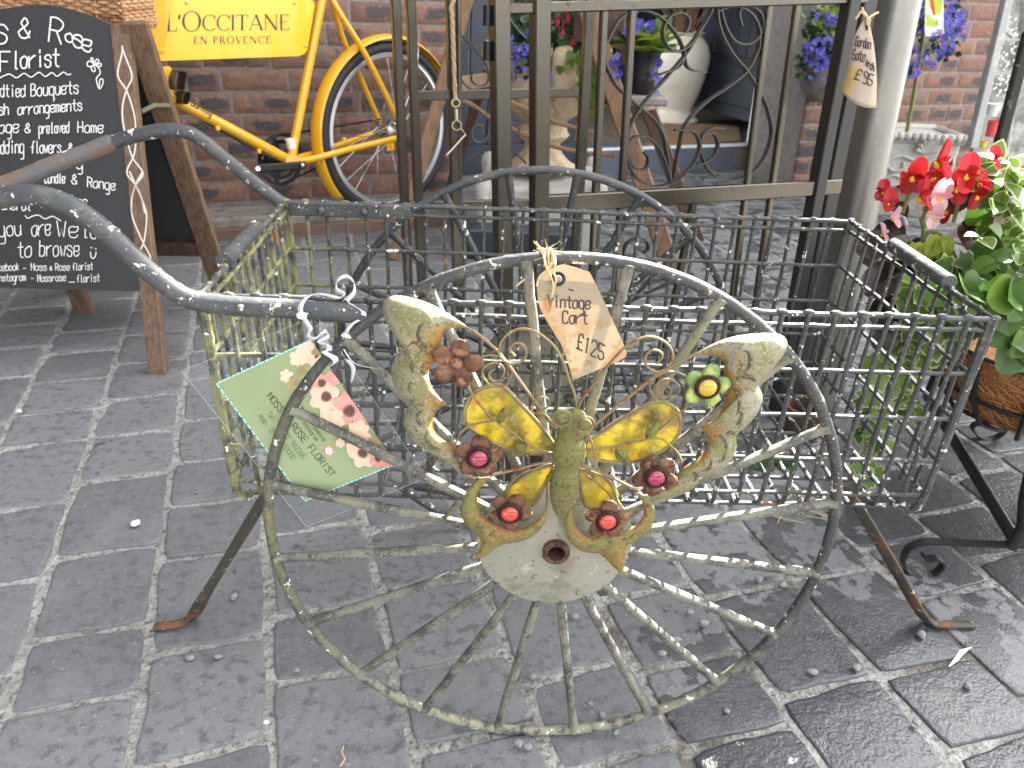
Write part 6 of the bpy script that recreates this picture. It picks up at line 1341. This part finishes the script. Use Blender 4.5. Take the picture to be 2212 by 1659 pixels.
def begflower(px, py, R, m, y=1.2, seed=0, cup=.1, yel=True):
    q = random.Random(seed); mb = MB(); p = bgp(px, py, y); n = (CAMD+rv(q, .8)).normalized(); x = (V((0, 0, 1))-n*n.z).normalized(); yv = n.cross(x)
    for k, (a, L, w_) in enumerate(((q.uniform(-.3, .3), 1.0, 1.0), (math.pi+q.uniform(-.4, .4), .95, .95), (1.5, .6, .55), (-1.5, .62, .55))):
        d = x*math.cos(a)+yv*math.sin(a); leaf(mb, p+n*(.001*k), d+n*q.uniform(.0, .9), n, R*L*1.2, ROUND, fold=q.uniform(.25, .5), droop=q.uniform(-.3, .35), r=q.random(), wide=.82*w_)
    f = mb.build('flower', m, bg_)
    if yel: mb = MB(); mb.ball(p+n*R*.12-V((0, 0, .2*R)), R*.20, 8, 6); mb.build('stamens', YSTAM, f)
for i, (px, py, R, m) in enumerate(((2022, 348, 33, RED), (2020, 385, 34, RED), (2086, 340, 32, RED), (2090, 375, 30, RED), (1972, 380, 30, RED), (1950, 410, 28, RED), (1985, 425, 30, RED), (2065, 405, 34, RED), (2050, 450, 28, RED), (2110, 420, 24, RED), (2130, 375, 24, RED), (2145, 345, 22, RED), (1918, 440, 24, RED), (1908, 415, 20, RED), (2030, 390, 30, RED), (2115, 395, 22, RED),
                                     (2030, 422, 30, PINK), (2000, 448, 32, PINK), (2022, 465, 22, PINK), (1928, 470, 20, PINK), (1905, 505, 18, PINK), (2165, 470, 18, PINK), (1985, 600, 18, PINK), (1925, 600, 16, PINK))):
    begflower(px, py, R*1.45/1660, m, 1.19+(.02 if m is PINK else .03)*(i % 3), i)
mb = MB()
for px, py, L in ((1963, 528, .028), (1998, 528, .03), (2035, 512, .035), (1975, 600, .035), (1990, 596, .03)):
    for sg_ in (-1, 1, .2): leaf(mb, bgp(px, py, 1.19), V((sg_*.6, -.2, -.8)), CAMD+V((sg_*.5, 0, 0)), L, ROUND, r=.95, wide=.8)
mb.build('seed_pods', PRIM, bg_)
mb = MB()
for P in ([(1990, 590), (1988, 545), (1995, 500), (1990, 470)], [(1988, 560), (1965, 520)], [(1990, 550), (2000, 530)], [(1992, 520), (2010, 500), (2033, 507)], [(2060, 480), (2075, 420), (2085, 380)], [(1990, 480), (2010, 430)], [(1950, 460), (1960, 430), (1970, 400)]): mb.tube(cr([bgp(*p, 1.22) for p in P], 5), .0032, 7)
mb.build('stems', STEM, bg_)
# variegated and lime plants on the right
vg = thing('variegated_plant', BCt+V((.05, -.15, .02)), 'bright lime and cream variegated leafy plant lit by the sun at the right edge', 'plant')
mb = MB(); r = random.Random(10)
for px, py in scatter(r, [(2170, 380, 45, 45), (2190, 430, 40, 40)], 70): leaf(mb, aty(px, py, 1.22+r.uniform(-.06, .08)), rv(r)*.7+V((-.2, -.3, .1)), V((0, -.4, 1))+rv(r, .4), r.uniform(.028, .045), OVAL, r=.4+r.random()*.6, cream=True, wide=.85)
for px, py in scatter(r, [(2165, 580, 55, 30), (2190, 640, 45, 45), (2150, 520, 50, 14), (2210, 545, 30, 30), (2120, 600, 40, 40)], 95): leaf(mb, aty(px, py, 1.14+r.uniform(-.04, .06)), rv(r)*.8+V((-.2, -.4, -.1)), V((0, -.5, 1))+rv(r, .4), r.uniform(.026, .042), OVAL if r.random() < .5 else HEART, r=.3+r.random()*.5, cream=r.random() < .45, wide=.9)
for px, py in scatter(r, [(2190, 690, 30, 30), (2205, 725, 20, 14), (2190, 720, 24, 20), (2170, 640, 40, 40), (2100, 620, 40, 40)], 36): leaf(mb, aty(px, py, 1.06+r.uniform(-.02, .02)), rv(r)*.7+V((-.3, -.4, -.5)), CAMD+rv(r, .3), r.uniform(.04, .06), ROUND if r.random() < .5 else HEART, r=.2+r.random()*.55)
mb.build('foliage', [LEAF, CREAML], vg)
mb = MB()
for px, py in scatter(r, [(2170, 480, 35, 60), (2150, 500, 20, 30)], 240): leaf(mb, aty(px, py, 1.30+r.uniform(-.04, .05)), rv(r)+V((0, -.2, .3)), CAMD+rv(r, .7), r.uniform(.012, .02), NARROW, r=r.random()*.5, wide=1.5)
mb.build('feathery_foliage', LEAF, vg)
iv = thing('ivy_plant', BCt+V((-.2, -.12, .0)), 'variegated ivy with cream edged leaves trailing from the coir basket', 'plant')
mb = MB(); r = random.Random(19)
for px, py in scatter(r, [(2030, 620, 70, 30), (2070, 660, 70, 50), (2100, 600, 60, 40), (2130, 650, 50, 50), (1985, 660, 45, 40), (2040, 720, 60, 40), (2000, 740, 40, 50)], 170): leaf(mb, aty(px, py, 1.20+r.uniform(-.08, .08)), rv(r)*.8+V((-.3, -.35, -.3)), CAMD+V((0, 0, .3))+rv(r, .4), r.uniform(.026, .046), IVY, fold=.1, droop=.15, r=.25+r.random()*.5, cream=True)
for px, py in scatter(r, [(1905, 830, 40, 60), (1900, 900, 40, 60), (1885, 970, 35, 60), (1925, 800, 40, 40), (1975, 800, 40, 40), (1880, 1030, 20, 30), (1960, 860, 26, 30)], 100): leaf(mb, aty(px, py, 1.30+r.uniform(-.06, .05)), rv(r)*.8+V((-.2, -.35, -.5)), CAMD+V((0, 0, .2))+rv(r, .4), r.uniform(.026, .044), IVY, fold=.1, droop=.15, r=.45+r.random()*.55, cream=True)
mb.build('foliage', [LEAF, CREAML], iv)
mb = MB()
for P in ([(2040, 720), (1980, 770), (1930, 820), (1905, 900), (1885, 980), (1875, 1040)], [(2060, 700), (2000, 760), (1975, 820), (1960, 880)], [(2060, 690), (2100, 620)]): mb.tube(cr([aty(*p, 1.31) for p in P], 6), .002, 6)
mb.build('vines', STEM, iv)
# terracotta pot and bits behind the basket
mb = MB(); c = gnd(1745, 965, .0); mb.lathe([(0, .0), (.035, .0), (.045, .06), (.049, .06), (.049, .075), (.042, .075), (.036, .03), (0, .03)], c+V((0, .05, 0)), V((0, 0, 1)), 28); tag(mb.build('terracotta_pot', mat('old terracotta', (.10, .055, .035), .9, layers=[(14, .45, .62, (.06, .04, .03)), (30, .55, .68, (.16, .11, .08))], bump=[(60, .4, .003)])), 'weathered small terracotta pot on the ground behind the cart', 'pot')
# weeds growing in the joints
for i, (px, py, n_, lab) in enumerate(((1690, 1010, 9, 'tuft of small weeds and dry grass under the right end of the basket'), (1285, 655, 10, 'small green weed in the joints below the stone urn'))):
    mb = MB(); r = random.Random(60+i); c = gnd(px, py)
    for k in range(n_*3): leaf(mb, c+V((r.uniform(-.05, .05), r.uniform(-.03, .03), .004)), rv(r)+V((0, 0, .7)), CAMD, r.uniform(.015, .04), NARROW if k % 2 else OVAL, r=r.random()*.7)
    tag(mb.build('weed', LEAF), lab, 'weed')
mb = MB(); r = random.Random(70)
for k in range(16): c = gnd(1250+450+r.uniform(-40, 60), 1090+r.uniform(-15, 30), .006); mb.tube([c, c+V((r.uniform(-.05, .05), r.uniform(-.03, .03), r.uniform(0, .012)))], .0009, 5)
tag(mb.build('dry_grass', TWINE), 'few dry straw stalks lying under the right corner of the basket', 'straw')
mb = MB(); P = [gnd(x, y, .007) for x, y in ((1940+110, 1440), (2065, 1425), (2078, 1408), (2098, 1398))]; mb.tube(P, [.001, .003, .004, .0008], 6, flat=.5); tag(mb.build('feather', WHP), 'small white feather on the wet setts at the lower right', 'feather')
mb = MB(); P = [gnd(x, y, .008) for x, y in ((735, 1655), (745, 1640), (738, 1625), (742, 1612))]; mb.tube(P, .0012, 5); tag(mb.build('straw', TWINE), 'curled scrap of straw on the setts at the bottom edge', 'straw')
# ================================================================ turn the street to its true slope
RX_ = Matrix.Rotation(SLOPE, 4, 'X')
for o in sc.objects:
    if o.parent is None and o.name not in {so.name}: o.matrix_basis = RX_ @ o.matrix_basis
